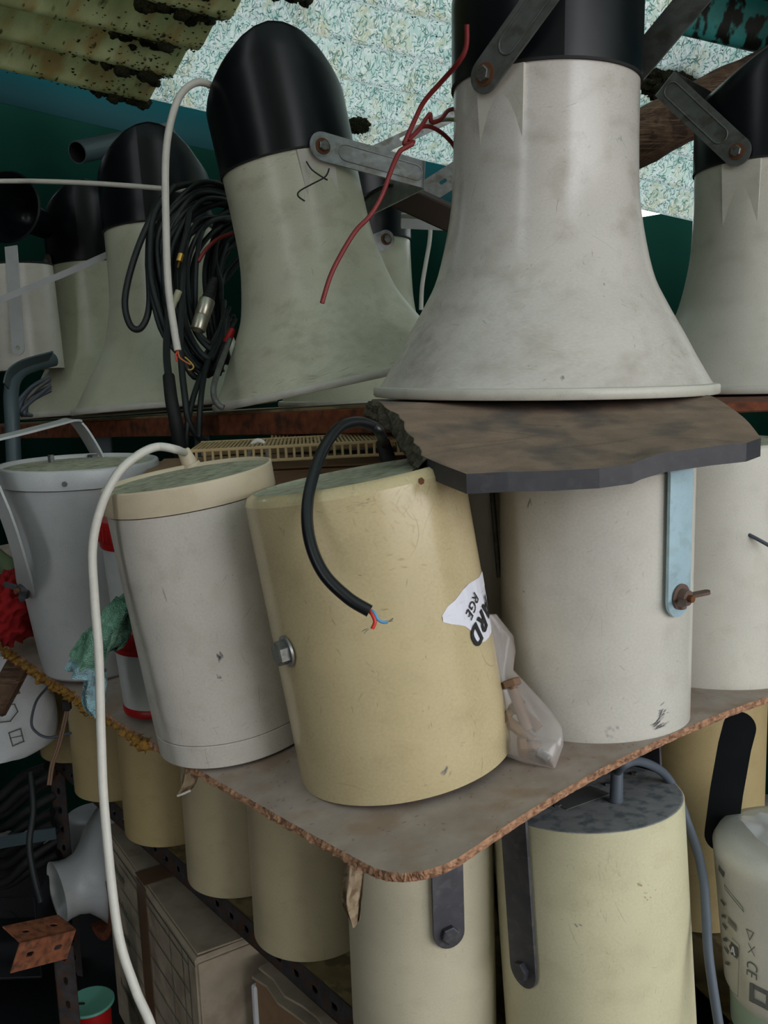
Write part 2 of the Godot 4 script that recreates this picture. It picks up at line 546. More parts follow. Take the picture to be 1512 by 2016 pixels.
	var a_marks := [[0.473, 0.14, 0.02, 34, 1.6, ink, 0.55], [0.503, 0.142, -0.45, 60, 1.6, Color(0.42, 0.38, 0.32), 0.7], [0.576, 0.12, 2.0, 26, 1.3, ink, 0.55, 3, 8.0], [0.612, 0.21, 1.6, 26, 3.0, Color(0.55, 0.6, 0.66), 0.5, 4, 5.0], [0.453, 0.62, -0.9, 20, 1.6, ink, 0.6, 4, 14.0], [0.53, 0.5, 0.7, 150, 1.0, Color(0.5, 0.47, 0.41), 0.5], [0.46, 0.57, -0.5, 240, 1.0, Color(0.55, 0.52, 0.46), 0.5], [0.55, 0.66, 1.5, 20, 1.8, Color(0.25, 0.26, 0.4), 0.6], [0.49, 0.93, 1.6, 26, 2.0, Color(0.4, 0.4, 0.38), 0.5], [0.55, 0.92, 1.9, 60, 10.0, Color(0.64, 0.57, 0.50), 0.04, 60, 36.0], [0.36, 0.7, 1.75, 70, 9.0, Color(0.52, 0.52, 0.42), 0.04, 120, 90.0], [0.34, 0.85, 1.75, 50, 9.0, Color(0.46, 0.47, 0.37), 0.05, 110, 60.0], [0.62, 0.86, 1.4, 40, 9.0, Color(0.62, 0.52, 0.42), 0.04, 70, 40.0], [0.56, 0.45, 1.2, 30, 1.2, Color(0.5, 0.48, 0.43), 0.4, 30, 120.0]]
	M.a_shell = mat(Color(0.80, 0.775, 0.745), 0.22, 0, scuffed(1024, 768, 65, 520, a_marks, 0.22))
	var b_marks := [[0.53, 0.18, 1.45, 110, 1.6, Color(0.3, 0.29, 0.26), 0.6], [0.45, 0.3, 1.5, 40, 1.6, Color(0.4, 0.39, 0.34), 0.5], [0.55, 0.8, 1.2, 60, 12.0, Color(0.52, 0.49, 0.38), 0.055, 150, 80.0], [0.46, 0.86, 2.4, 70, 12.0, Color(0.60, 0.56, 0.46), 0.06, 90, 70.0], [0.57, 0.72, 1.6, 40, 8.0, Color(0.45, 0.43, 0.35), 0.05, 90, 56.0], [0.50, 0.97, 0.0, 40, 3.0, Color(0.34, 0.26, 0.18), 0.25, 40, 40.0], [0.60, 0.95, 0.6, 26, 2.0, Color(0.2, 0.17, 0.12), 0.6, 3, 5.0], [0.48, 0.85, 2.4, 70, 8.0, Color(0.98, 0.99, 0.96), 0.06, 90, 50.0]]
	M.b_shell = mat(Color(0.785, 0.78, 0.69), 0.32, 0, scuffed(1024, 768, 66, 300, b_marks, 0.26))  # green roof light is mixed into this shell tint too
	var dust := ImageTexture.create_from_image(mottled(512, 512, 71, Color(0.56, 0.56, 0.565), Color(0.66, 0.65, 0.65), 0.01, Color(0.38, 0.41, 0.44), 0.014, 0.45, 0.9, 0.4))
	M.dust_dark = mat(Color(0.92, 0.92, 0.92), 0.9, 0, dust, 6.0)
	var dust2 := ImageTexture.create_from_image(mottled(512, 512, 73, Color(0.56, 0.56, 0.49), Color(0.70, 0.70, 0.60), 0.012, Color(0.40, 0.39, 0.32), 0.016, 0.5, 0.7, 0.4))
	M.dust_pale = mat(Color(1, 1, 1), 0.9, 0, dust2, 7.0)
	M.lid_tan = mat(Color(0.80, 0.74, 0.63), 0.45, 0, shell2, 5.0)
	# cables, rubber and small plastics
	M.black_cable = mat(Color(0.055, 0.06, 0.075), 0.35)
	M.black_cable_old = mat(Color(0.085, 0.115, 0.115), 0.55)
	M.grey_cable = mat(Color(0.30, 0.33, 0.37), 0.6)
	M.white_cable = mat(Color(0.80, 0.785, 0.75), 0.5, 0, shell2, 12.0)
	M.red_wire = mat(Color(0.48, 0.13, 0.13), 0.5)
	M.red_plug = mat(Color(0.72, 0.12, 0.12), 0.45)
	M.blue_wire = mat(Color(0.36, 0.60, 0.78), 0.45)
	M.red_core = mat(Color(0.80, 0.20, 0.14), 0.45)
	M.copper = mat(Color(0.70, 0.42, 0.28), 0.4, 0.6)
	M.yellow_wire = mat(Color(0.76, 0.63, 0.25), 0.5)
	M.brass = mat(Color(0.83, 0.66, 0.32), 0.28, 0.9)
	M.nickel = mat(Color(0.66, 0.64, 0.58), 0.32, 0.85)
	M.rubber = mat(Color(0.05, 0.05, 0.055), 0.7)
	M.tie_wire = mat(Color(0.20, 0.20, 0.19), 0.55, 0.5)
	M.pale_plastic = mat(Color(0.66, 0.66, 0.54), 0.5)
	# boards
	var board_im := mottled(768, 768, 81, Color(0.56, 0.50, 0.46), Color(0.68, 0.625, 0.58), 0.008, Color(0.53, 0.42, 0.33), 0.006, 0.48, 0.6, 0.35)
	var g := RandomNumberGenerator.new()
	g.seed = 5
	for k in 600:
		stroke(board_im, Vector2(g.randf() * 768, g.randf() * 768), g.randf() * TAU, g.randf_range(2, 14), 0.1, g.randf_range(1.0, 3.0), Color(0.68, 0.65, 0.62) if g.randf() < 0.5 else Color(0.38, 0.30, 0.24), 0.25)
	M.hardboard = mat(Color(1, 1, 1), 0.72, 0, ImageTexture.create_from_image(board_im), 3.0)
	M.hardboard_edge = bumpy(mat(Color(1, 1, 1), 0.9, 0, ImageTexture.create_from_image(mottled(256, 256, 83, Color(0.52, 0.37, 0.27), Color(0.80, 0.62, 0.49), 0.06, Color(0.34, 0.22, 0.15), 0.05, 0.55, 0.8)), 8.0), 84, 0.08, 0.3)
	var sheet_im := mottled(768, 768, 86, Color(0.45, 0.37, 0.31), Color(0.59, 0.50, 0.42), 0.012, Color(0.29, 0.27, 0.265), 0.006, 0.45, 0.8, 0.4)
	for k in 9000:
		var p := Vector2(g.randf() * 768, g.randf() * 768)
		stroke(sheet_im, p, g.randf() * TAU, g.randf_range(1, 3), 0, 1.0, Color(0.62, 0.53, 0.43) if g.randf() < 0.5 else Color(0.17, 0.14, 0.12), 0.5)
	for k in 14:
		stroke(sheet_im, Vector2(g.randf() * 768, g.randf() * 768), g.randfn(0.15, 0.4), g.randf_range(80, 260), g.randfn(0, 0.002), 5.0, Color(0.21, 0.19, 0.18), 0.1)
	M.mat_top = mat(Color(1, 1, 1), 0.88, 0, ImageTexture.create_from_image(sheet_im), 2.2)
	M.mat_cut = mat(Color(1, 1, 1), 0.5, 0, ImageTexture.create_from_image(mottled(512, 512, 88, Color(0.15, 0.15, 0.17), Color(0.21, 0.21, 0.235), 0.02, Color(0.30, 0.30, 0.31), 0.03, 0.6, 0.35, 0.3)), 4.0)
	M.mat_torn = bumpy(mat(Color(1, 1, 1), 0.9, 0, ImageTexture.create_from_image(mottled(512, 512, 89, Color(0.24, 0.22, 0.17), Color(0.36, 0.33, 0.26), 0.03, Color(0.12, 0.115, 0.09), 0.03, 0.5, 0.9)), 6.0), 90, 0.06, 0.5)
	M.plywood = mat(Color(1, 1, 1), 0.8, 0, ImageTexture.create_from_image(mottled(512, 512, 91, Color(0.40, 0.34, 0.22), Color(0.55, 0.48, 0.33), 0.01, Color(0.25, 0.22, 0.15), 0.01, 0.55, 0.6)), 3.0)
	M.foam = bumpy(mat(Color(1, 1, 1), 0.85, 0, ImageTexture.create_from_image(mottled(256, 256, 93, Color(0.55, 0.38, 0.13), Color(0.74, 0.57, 0.24), 0.05, Color(0.35, 0.22, 0.08), 0.05, 0.55, 0.7)), 8.0), 94, 0.06, 0.4)
	var log_im := mottled(512, 512, 95, Color(0.30, 0.22, 0.16), Color(0.47, 0.37, 0.28), 0.02, Color(0.18, 0.11, 0.08), 0.014, 0.52, 0.8)
	for k in 420:
		stroke(log_im, Vector2(g.randf() * 512, g.randf() * 512), g.randfn(0, 0.06), g.randf_range(30, 140), 0, 1.2, Color(0.17, 0.12, 0.09) if g.randf() < 0.6 else Color(0.55, 0.46, 0.36), 0.5)
	M.log = bumpy(mat(Color(1, 1, 1), 0.9, 0, ImageTexture.create_from_image(log_im), 3.0), 96, 0.05, 0.4)
	# card and paper
	var card_im := mottled(512, 512, 97, Color(0.56, 0.51, 0.44), Color(0.65, 0.595, 0.52), 0.01, Color(0.46, 0.40, 0.33), 0.008, 0.48, 0.6, 0.4)
	M.card = mat(Color(1, 1, 1), 0.9, 0, ImageTexture.create_from_image(card_im), 3.0)
	M.card_brown = mat(Color(0.52, 0.40, 0.29), 0.85, 0, shell2, 4.0)
	M.rust_steel = mat(Color(0.43, 0.35, 0.31), 0.55, 0.4)
	M.lichen = mat(Color(0.13, 0.14, 0.06), 1.0)
	M.lichen_pale = mat(Color(0.40, 0.38, 0.18), 1.0)
	M.bolt_brown = mat(Color(0.47, 0.36, 0.28), 0.6, 0.3)
	M.pale_green = mat(Color(0.62, 0.69, 0.61), 0.45)
	M.tape = mat(Color(0.40, 0.31, 0.24), 0.35)
	M.bar = mat(Color(0.20, 0.15, 0.12), 0.7, 0.2)
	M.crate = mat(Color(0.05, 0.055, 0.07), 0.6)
	M.green_print = mat(Color(0.24, 0.30, 0.24), 0.8)
	M.ink = mat(Color(0.10, 0.10, 0.11), 0.6)
	M.ink_grey = mat(Color(0.36, 0.36, 0.35), 0.7)
	M.paper = mat(Color(1, 1, 1), 0.85, 0, ImageTexture.create_from_image(mottled(256, 256, 99, Color(0.52, 0.45, 0.35), Color(0.66, 0.60, 0.50), 0.02, Color(0.36, 0.27, 0.18), 0.02, 0.5, 0.8)), 12.0)
	M.sticker = mat(Color(0.88, 0.88, 0.92), 0.35)
	M.bag_print = mat(Color(0.82, 0.81, 0.77), 0.35, 0, shell2, 3.0)
	M.sack = mat(Color(0.78, 0.79, 0.80), 0.5, 0, shell2, 3.0)
	# tubs and cloth
	M.tub_white = mat(Color(0.72, 0.73, 0.72), 0.45, 0, shell2, 6.0)
	M.tub_red = mat(Color(0.62, 0.055, 0.06), 0.42)
	M.teal_plastic = mat(Color(0.36, 0.62, 0.54), 0.4)
	M.terry = bumpy(mat(Color(1, 1, 1), 0.95, 0, ImageTexture.create_from_image(mottled(256, 256, 103, Color(0.37, 0.54, 0.46), Color(0.52, 0.70, 0.60), 0.03, Color(0.24, 0.40, 0.33), 0.02, 0.56, 0.7)), 14.0), 104, 0.16, 0.4)
	M.terry_pale = bumpy(mat(Color(1, 1, 1), 0.95, 0, ImageTexture.create_from_image(mottled(256, 256, 105, Color(0.52, 0.68, 0.72), Color(0.62, 0.75, 0.77), 0.03, Color(0.42, 0.46, 0.47), 0.02, 0.56, 0.7)), 14.0), 104, 0.16, 0.4)
	M.red_cloth = bumpy(mat(Color(0.58, 0.06, 0.08), 0.95), 106, 0.1, 0.6)
	M.grille = mat(Color(0.64, 0.55, 0.39), 0.55, 0, dust2, 8.0)
	M.grille.albedo_texture = null
	# the shed
	M.ground = mat(Color(1, 1, 1), 0.9, 0, ImageTexture.create_from_image(mottled(512, 512, 107, Color(0.36, 0.34, 0.32), Color(0.46, 0.44, 0.41), 0.01, Color(0.25, 0.23, 0.21), 0.01, 0.55, 0.6)), 0.8)
	M.tarp = mat(Color(0.012, 0.115, 0.085), 0.8)
	M.tarp.metallic_specular = 0.12
	M.bounce_wall = mat(Color(0.74, 0.72, 0.69), 0.9)  # pale so that the added front wall bounces fill light
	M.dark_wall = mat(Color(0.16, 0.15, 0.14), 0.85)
	M.teal_sheet = mat(Color(0.01, 0.20, 0.21), 0.6)
	M.teal_sheet.metallic_specular = 0.2
	M.teal_sheet.backlight_enabled = true
	M.teal_sheet.backlight = Color(0.01, 0.13, 0.135)
	M.moss = bumpy(mat(Color(1, 1, 1), 1.0, 0, ImageTexture.create_from_image(mottled(256, 256, 109, Color(0.06, 0.08, 0.03), Color(0.19, 0.20, 0.07), 0.05, Color(0.48, 0.45, 0.22), 0.08, 0.56, 0.8)), 12.0), 110, 0.2, 1.5)
	M.blue_grey = mat(Color(0.25, 0.31, 0.33), 0.5)
	M.green_hose = mat(Color(0.36, 0.42, 0.30), 0.4)
	# ribbed fibre sheet: tangled strands pressed into a pale green sheet
	var fibre := mottled(768, 768, 111, Color(0.74, 0.88, 0.85), Color(0.93, 0.98, 0.93), 0.012, Color(0.84, 0.81, 0.64), 0.008, 0.5, 0.7, 0.4)
	for k in 7500:
		var light := g.randf() < 0.5
		stroke(fibre, Vector2(g.randf() * 768, g.randf() * 768), g.randf() * TAU, g.randf_range(10, 34), g.randfn(0, 0.05), 2.0 if light else 1.3, Color(1.0, 1.0, 1.0) if light else Color(0.30, 0.48, 0.46), g.randf_range(0.4, 0.95))
	M.roof = mat(Color(1, 1, 1), 0.35, 0, ImageTexture.create_from_image(fibre))
	M.roof.uv1_scale = Vector3(2.4876, 2.4876, 1)
	M.roof.backlight_enabled = true
	M.roof.backlight = Color(0.50, 0.50, 0.50)
	var old_im := mottled(768, 768, 121, Color(0.60, 0.62, 0.42), Color(0.84, 0.86, 0.67), 0.012, Color(0.66, 0.52, 0.32), 0.014, 0.5, 0.75, 0.3)
	for k in 700:
		stroke(old_im, Vector2(g.randf() * 768, g.randf() * 768), g.randf() * TAU, g.randf_range(2, 9), 0.1, g.randf_range(1.0, 3.0), Color(0.20, 0.18, 0.09), g.randf_range(0.2, 0.8))
	M.roof_old = mat(Color(1, 1, 1), 0.5, 0, ImageTexture.create_from_image(old_im))
	M.roof_old.backlight_enabled = true
	M.roof_old.backlight = Color(0.55, 0.55, 0.55)
	M.roof_moss = mat(Color(1, 1, 1), 0.5, 0, ImageTexture.create_from_image(mottled(512, 512, 125, Color(0.10, 0.40, 0.38), Color(0.36, 0.74, 0.74), 0.01, Color(0.05, 0.07, 0.04), 0.035, 0.5, 1.0, 0.06)))
	M.roof_moss.backlight_enabled = true
	M.roof_moss.backlight = Color(0.52, 0.52, 0.52)


# ---------------------------------------------------------------- builders
func curve(xs: Array, x: float) -> float:
	for k in xs.size() - 1:
		if x <= xs[k + 1][0]:
			var t: float = clamp((x - xs[k][0]) / (xs[k + 1][0] - xs[k][0]), 0.0, 1.0)
			return lerp(float(xs[k][1]), float(xs[k + 1][1]), t)
	return xs[xs.size() - 1][1]

const ARCH := [[-1.0, 0.098], [-0.9, 0.112], [-0.75, 0.129], [-0.5, 0.151], [-0.2, 0.172], [0.0, 0.181], [0.2, 0.185], [0.4, 0.181], [0.6, 0.169], [0.78, 0.147], [0.9, 0.124], [1.0, 0.098]]

# the driver cover: a round wall cut off by an arch that runs straight from front to back
func cover(st: SurfaceTool, r: float, y0: float, turn: float, s := 1.0) -> void:
	next_group(st)
	var n := 64
	var point := func(j: int, rho: float, t: float) -> Vector3:
		var f := TAU * j / n
		var u := sin(f - turn) * rho
		var top := y0 + curve(ARCH, u) * s
		return Vector3(r * rho * sin(f), lerp(y0, top, t), r * rho * cos(f))
	for j in n:
		for k in 6:
			quad(st, point.call(j, 1.0, k / 6.0 * 0.965), point.call(j + 1, 1.0, k / 6.0 * 0.965), point.call(j + 1, 1.0, (k + 1) / 6.0 * 0.965), point.call(j, 1.0, (k + 1) / 6.0 * 0.965))
		quad(st, point.call(j, 1.0, 0.965), point.call(j + 1, 1.0, 0.965), point.call(j + 1, 0.985, 0.992), point.call(j, 0.985, 0.992))
		var rhos := [0.985, 0.95, 0.85, 0.7, 0.5, 0.3, 0.0]
		for k in 6:
			var t0 := 0.992 if k == 0 else 1.0
			quad(st, point.call(j, rhos[k], t0), point.call(j + 1, rhos[k], t0), point.call(j + 1, rhos[k + 1], 1.0), point.call(j, rhos[k + 1], 1.0))

func bell_profile(s := 1.0) -> Array:
	var keys := [Vector3(0.2030, 0.0122, 0), Vector3(0.199, 0.0182, 0), Vector3(0.183, 0.0455, 0), Vector3(0.168, 0.0728, 0), Vector3(0.147, 0.1092, 0), Vector3(0.130, 0.1456, 0), Vector3(0.115, 0.2138, 0), Vector3(0.1105, 0.273, 0), Vector3(0.1095, 0.364, 0)]
	var out := []
	for p in smooth_line(keys, 4):
		out.append(Vector2(p.x, p.y) * s)
	return out

func horn(called: String, label: String, at: Vector3, axis: Vector3, shell: Material, group: String, textured := false) -> Node3D:
	var o := thing(called, label, "loudspeaker", at, upright(axis), group)
	var st := fresh()
	var prof := bell_profile()
	var inner := []
	for p in prof:
		inner.push_front(Vector2(p.x - 0.003, p.y))
	lathe(st, [prof, inner], 80, Transform3D(), 0.364)
	part(o, "bell", st, shell)
	st = fresh()
	lathe(st, [[Vector2(0.196, 0.003), Vector2(0.2095, 0.0)], [Vector2(0.2095, 0.0), Vector2(0.2114, 0.0018), Vector2(0.2114, 0.010), Vector2(0.2100, 0.0118)], [Vector2(0.2100, 0.0118), Vector2(0.199, 0.0128)]], 80)
	part(o, "flange", st, M.flange)
	st = fresh()
	lathe(st, [[Vector2(0.1095, 0.3615), Vector2(0.1126, 0.3615)], [Vector2(0.1126, 0.3615), Vector2(0.1126, 0.3645)], [Vector2(0.1126, 0.3645), Vector2(0.109, 0.3645)]], 64)
	part(o, "seam_ring", st, M.seam)
	st = fresh()
	cover(st, 0.1120, 0.3645, 0.0)
	part(o, "driver_cover", st, M.cap, "black plastic driver cover")
	return o

# a U bracket that swings on two bolts; phi says where the front bolt sits, beta which way the arms point (0 = to the right of the bolt, 90 = up)
func u_bracket(o: Node3D, phi: float, y: float, r: float, beta: float, length: float, width: float, m: Material, bead := false) -> void:
	var n := polar(phi, 1.0, 0.0)
	var t := Vector3(cos(deg_to_rad(phi)), 0, -sin(deg_to_rad(phi)))
	var d := t * cos(deg_to_rad(beta)) + Vector3.UP * sin(deg_to_rad(beta))
	var c := Vector3(0, y, 0)
	var R := r + 0.006
	var line := PackedVector3Array()
	line.append(c + n * R)
	line.append(c + n * R + d * 0.02)
	line.append(c + n * R + d * (length - 0.010))
	line.append(c + n * (R - 0.001) + d * (length - 0.003))
	line.append(c + n * (R - 0.004) + d * (length - 0.0005))
	line.append(c + n * (R - 0.010) + d * length)
	line.append(c - n * (R - 0.010) + d * length)
	line.append(c - n * (R - 0.004) + d * (length - 0.0005))
	line.append(c - n * (R - 0.001) + d * (length - 0.003))
	line.append(c - n * R + d * (length - 0.010))
	line.append(c - n * R)
	var st := fresh()
	var wide := n.cross(d)
	strap(st, line, wide, width, 0.003, true)
	var b := part(o, "bracket", st, m)
	if bead:
		st = fresh()
		var loop := []
		var slot := stadium(length - 0.036, width * 0.56, Vector2(0, 0.028))
		slot.append(slot[0])
		for q in slot:
			loop.append(c + n * (R + 0.0014) + d * q.y + wide * q.x)
		tube(st, PackedVector3Array(loop), 0.0015, 6)
		part(b, "pressed_rib", st, m)
	for s in [1.0, -1.0]:
		hex_bolt(o, c + n * s * (R + 0.0015), n * s, 0.0088, 0.007, M.bolt, M.rust_ring, 0.0125, "bolt", 0.3)

func shell_body(st: SurfaceTool, r: float, h: float, r_top := -1.0, shoulder := 0.004, n := 72) -> void:
	if r_top < 0:
		r_top = r
	var k := []
	for i in 9:
		k.append(Vector2(lerp(r, r_top, i / 8.0), (h - shoulder) * i / 8.0))
	lathe(st, [[Vector2(r - 0.004, 0.0), Vector2(r, 0.0)], k, [Vector2(r_top, h - shoulder), Vector2(r_top - shoulder * 0.35, h - shoulder * 0.3), Vector2(r_top - shoulder, h)]], n, Transform3D(), h)

func plain_box_speaker(called: String, label: String, at: Vector3, axis: Vector3, r: float, h: float, shell: Material, lid: Material, group: String) -> Node3D:
	var o := thing(called, label, "loudspeaker", at, upright(axis), group)
	var st := fresh()
	shell_body(st, r, h)
	part(o, "body", st, shell)
	st = fresh()
	lathe(st, [[Vector2(r - 0.004, h - 0.0005), Vector2(r - 0.007, h - 0.003)], [Vector2(r - 0.007, h - 0.003), Vector2(0, h - 0.003)]], 56)
	part(o, "lid", st, lid)
	return o

func cable(parent: Node, called: String, pts: Array, r: float, m: Material, label := "", sides := 10, r_end := -1.0) -> MeshInstance3D:
	var st := fresh()
	tube(st, smooth_line(pts, 8), r, sides, r_end)
	return part(parent, called, st, m, label)

func wing_nut(parent: Node, at: Vector3, dir: Vector3, m: Material, turn := 0.0) -> void:
	var t := Transform3D(along(dir).rotated(dir.normalized(), turn), at)
	var st := fresh()
	lathe(st, [[Vector2(0.0085, 0), Vector2(0.0075, 0.008)], [Vector2(0.0075, 0.008), Vector2(0, 0.0085)]], 16, t)
	for s in [-1, 1]:
		strap(st, PackedVector3Array([Vector3(0.004 * s, 0.004, 0), Vector3(0.011 * s, 0.009, 0), Vector3(0.019 * s, 0.014, 0)]), Vector3.UP, 0.008, 0.003, true, t)
	part(parent, "wing_nut", st, m)
	st = fresh()
	lathe(st, [[Vector2(0.0035, 0.0), Vector2(0.0035, 0.013)], [Vector2(0.0035, 0.013), Vector2(0, 0.0135)]], 10, t)
	part(parent, "stud", st, M.rust_ring)
	st = fresh()
	lathe(st, [[Vector2(0.0125, -0.001), Vector2(0.0125, 0.0006)], [Vector2(0.0125, 0.0006), Vector2(0, 0.0008)]], 20, t)
	part(parent, "washer", st, m)

func slotted_bar(st: SurfaceTool, length: float, w: float, t: Transform3D, pitch := 0.04, slot := 0.014, slot_w := 0.008, thick := 0.002) -> void:
	# a flat bar along local y, width along x, with a row of oval holes
	var n := int(length / pitch)
	var p := length / n
	for k in n:
		var y := k * p
		plate(st, rect2(-w / 2, y, w / 2, y + p), [stadium(slot, slot_w, Vector2(0, y + p / 2 - slot / 2))], thick, t)

func slotted_angle(parent: Node, called: String, label: String, a: Vector3, b: Vector3, face: Vector3, w: float, m: Material, group := "") -> Node3D:
	var d := (b - a).normalized()
	var f := (face - d * d.dot(face)).normalized()
	var x := d.cross(f).normalized()
	var o := thing(called, label, "shelf rail", a, Basis(x, d, f), group)
	var st := fresh()
	slotted_bar(st, a.distance_to(b), w, Transform3D(Basis(), Vector3(0, 0, 0)))
	part(o, "slotted_face", st, m)
	st = fresh()
	slotted_bar(st, a.distance_to(b), w, Transform3D(Basis(Vector3(0, 0, 1), Vector3(0, 1, 0), Vector3(-1, 0, 0)), Vector3(-w / 2 + 0.001, 0, -w / 2 + 0.001)))
	part(o, "slotted_leg", st, m)
	return o

func tub(called: String, label: String, at: Vector3, r: float, h: float, group: String, base_band := true, tilt := Vector3.UP) -> Node3D:
	var o := thing(called, label, "tub", at, upright(tilt), group)
	var st := fresh()
	lathe(st, [[Vector2(0, 0.001), Vector2(r * 0.82, 0.001)], [Vector2(r * 0.82, 0.001), Vector2(r * 0.93, h * 0.8)]], 40)
	part(o, "body", st, M.tub_white)
	if base_band:
		st = fresh()
		lathe(st, [[Vector2(r * 0.82, 0.0), Vector2(r * 0.845, 0.003), Vector2(r * 0.85, h * 0.09), Vector2(r * 0.83, h * 0.1)]], 40)
		part(o, "base_band", st, M.tub_red, "red base band")
	st = fresh()
	lathe(st, [[Vector2(r * 0.94, h * 0.74), Vector2(r * 0.97, h * 0.76), Vector2(r * 0.97, h * 0.80)], [Vector2(r * 0.97, h * 0.80), Vector2(r, h * 0.81), Vector2(r, h * 0.97), Vector2(r * 0.96, h)], [Vector2(r * 0.96, h), Vector2(0, h)]], 40)
	var lid := part(o, "lid", st, M.tub_red, "red screw lid")
	st = fresh()
	for k in 48:
		var f := TAU * k / 48
		box(st, Vector3(0.0018, h * 0.13, 0.0015), 0.0004, Transform3D(Basis(Vector3.UP, f), Vector3(r * sin(f), h * 0.885, r * cos(f))))
	part(lid, "grip_ribs", st, M.tub_red)
	return o

# roof: waves run along A_DIR, the sheet climbs along B_DIR
const ROOF_O := Vector3(0, 2.11, -2.7)
const PITCH := 0.134
func roof_point(s: float, t: float, lower := 0.0) -> Vector3:
	var a := Vector3(1, -0.25, 0).normalized()
	var b := Vector3(0, sin(deg_to_rad(20)), cos(deg_to_rad(20)))
	var n := b.cross(a).normalized()
	return ROOF_O + a * s + b * t + n * (0.028 * cos(TAU * t / PITCH) - lower)

func roof_sheet(parent: Node, s0: Callable, s1: Callable, t0: float, t1: float, lower: float, m: Material, end_uv := false) -> void:
	var st := fresh()
	next_group(st)
	var rows := int((t1 - t0) / PITCH * 10)
	var cols := 10
	for i in rows:
		for j in cols:
			var q := []
			var uv := []
			for c in [[i, j], [i, j + 1], [i + 1, j + 1], [i + 1, j]]:
				var t: float = lerp(t0, t1, float(c[0]) / rows)
				var s: float = lerp(s0.call(t), s1.call(t), float(c[1]) / cols)
				q.append(roof_point(s, t, lower))
				uv.append(Vector2(0.999 + (s - s1.call(t)) if end_uv else s, t / (PITCH * 10.0) if end_uv else t))
			quad(st, q[0], q[3], q[2], q[1], uv[0], uv[3], uv[2], uv[1])
	part(parent, "roof_sheet", st, m)

# ---------------------------------------------------------------- the scene
func board_y(x: float, z: float) -> float:
	var q := Vector3(x - 0.013, 0, z + 0.6309)
	return board_point(q.dot(Vector3(0.7651, 0, -0.6439)), q.dot(Vector3(-0.6439, 0, -0.7651))).y

func board_point(s: float, l: float) -> Vector3:      # the bent shelf board: s along its short edge, l along its long edge
	var R := Vector3(0.7651, 0, -0.6439)
	var L := Vector3(-0.6439, 0, -0.7651)
	var k := (s - 0.265) / 0.265
	var y := 1.117 + 0.0231 * (1.0 - k * k * (1.0 if s < 0.265 else 0.5707)) - 0.013 * (1.0 - pow((l - 0.4916) / 0.4916, 2.0))
	var p := Vector3(0.013, 0, -0.6309) + R * s + L * l
	return Vector3(p.x, y, p.z)

func _ready() -> void:
	var cam := Camera3D.new()
	cam.name = "camera"
	cam.fov = rad_to_deg(2.0 * atan(1008.0 / F_PX))
	cam.near = 0.02
	add_child(cam)
	cam.position = Vector3(0, 1.5, 0)
	cam.rotation_degrees = Vector3(-8.75, 0, -2.0)
	cam.current = true

	var env := Environment.new()
	env.background_mode = Environment.BG_SKY
	var sky := Sky.new()
	var sm := ProceduralSkyMaterial.new()
	sm.sky_top_color = Color(0.94, 0.96, 1.0)
	sm.sky_horizon_color = Color(1.0, 0.985, 0.965)
	sm.ground_horizon_color = Color(0.62, 0.60, 0.57)
	sm.ground_bottom_color = Color(0.42, 0.40, 0.38)
	sm.sky_energy_multiplier = 1.0
	sm.ground_energy_multiplier = 1.0
	sky.sky_material = sm
	env.sky = sky
	env.tonemap_mode = Environment.TONE_MAPPER_LINEAR
	env.tonemap_exposure = 5.5
	env.sdfgi_enabled = true
	env.ssao_enabled = true
	env.ssil_enabled = true
	var we := WorldEnvironment.new()
	we.name = "surroundings"
	we.environment = env
	add_child(we)

	make_materials()
	build_shed()
	build_shelves()
	build_horns()
	build_box_speakers()
	build_lower_row()
	build_cables()
	build_small_things()
	build_left_clutter()
	build_bottom_left()

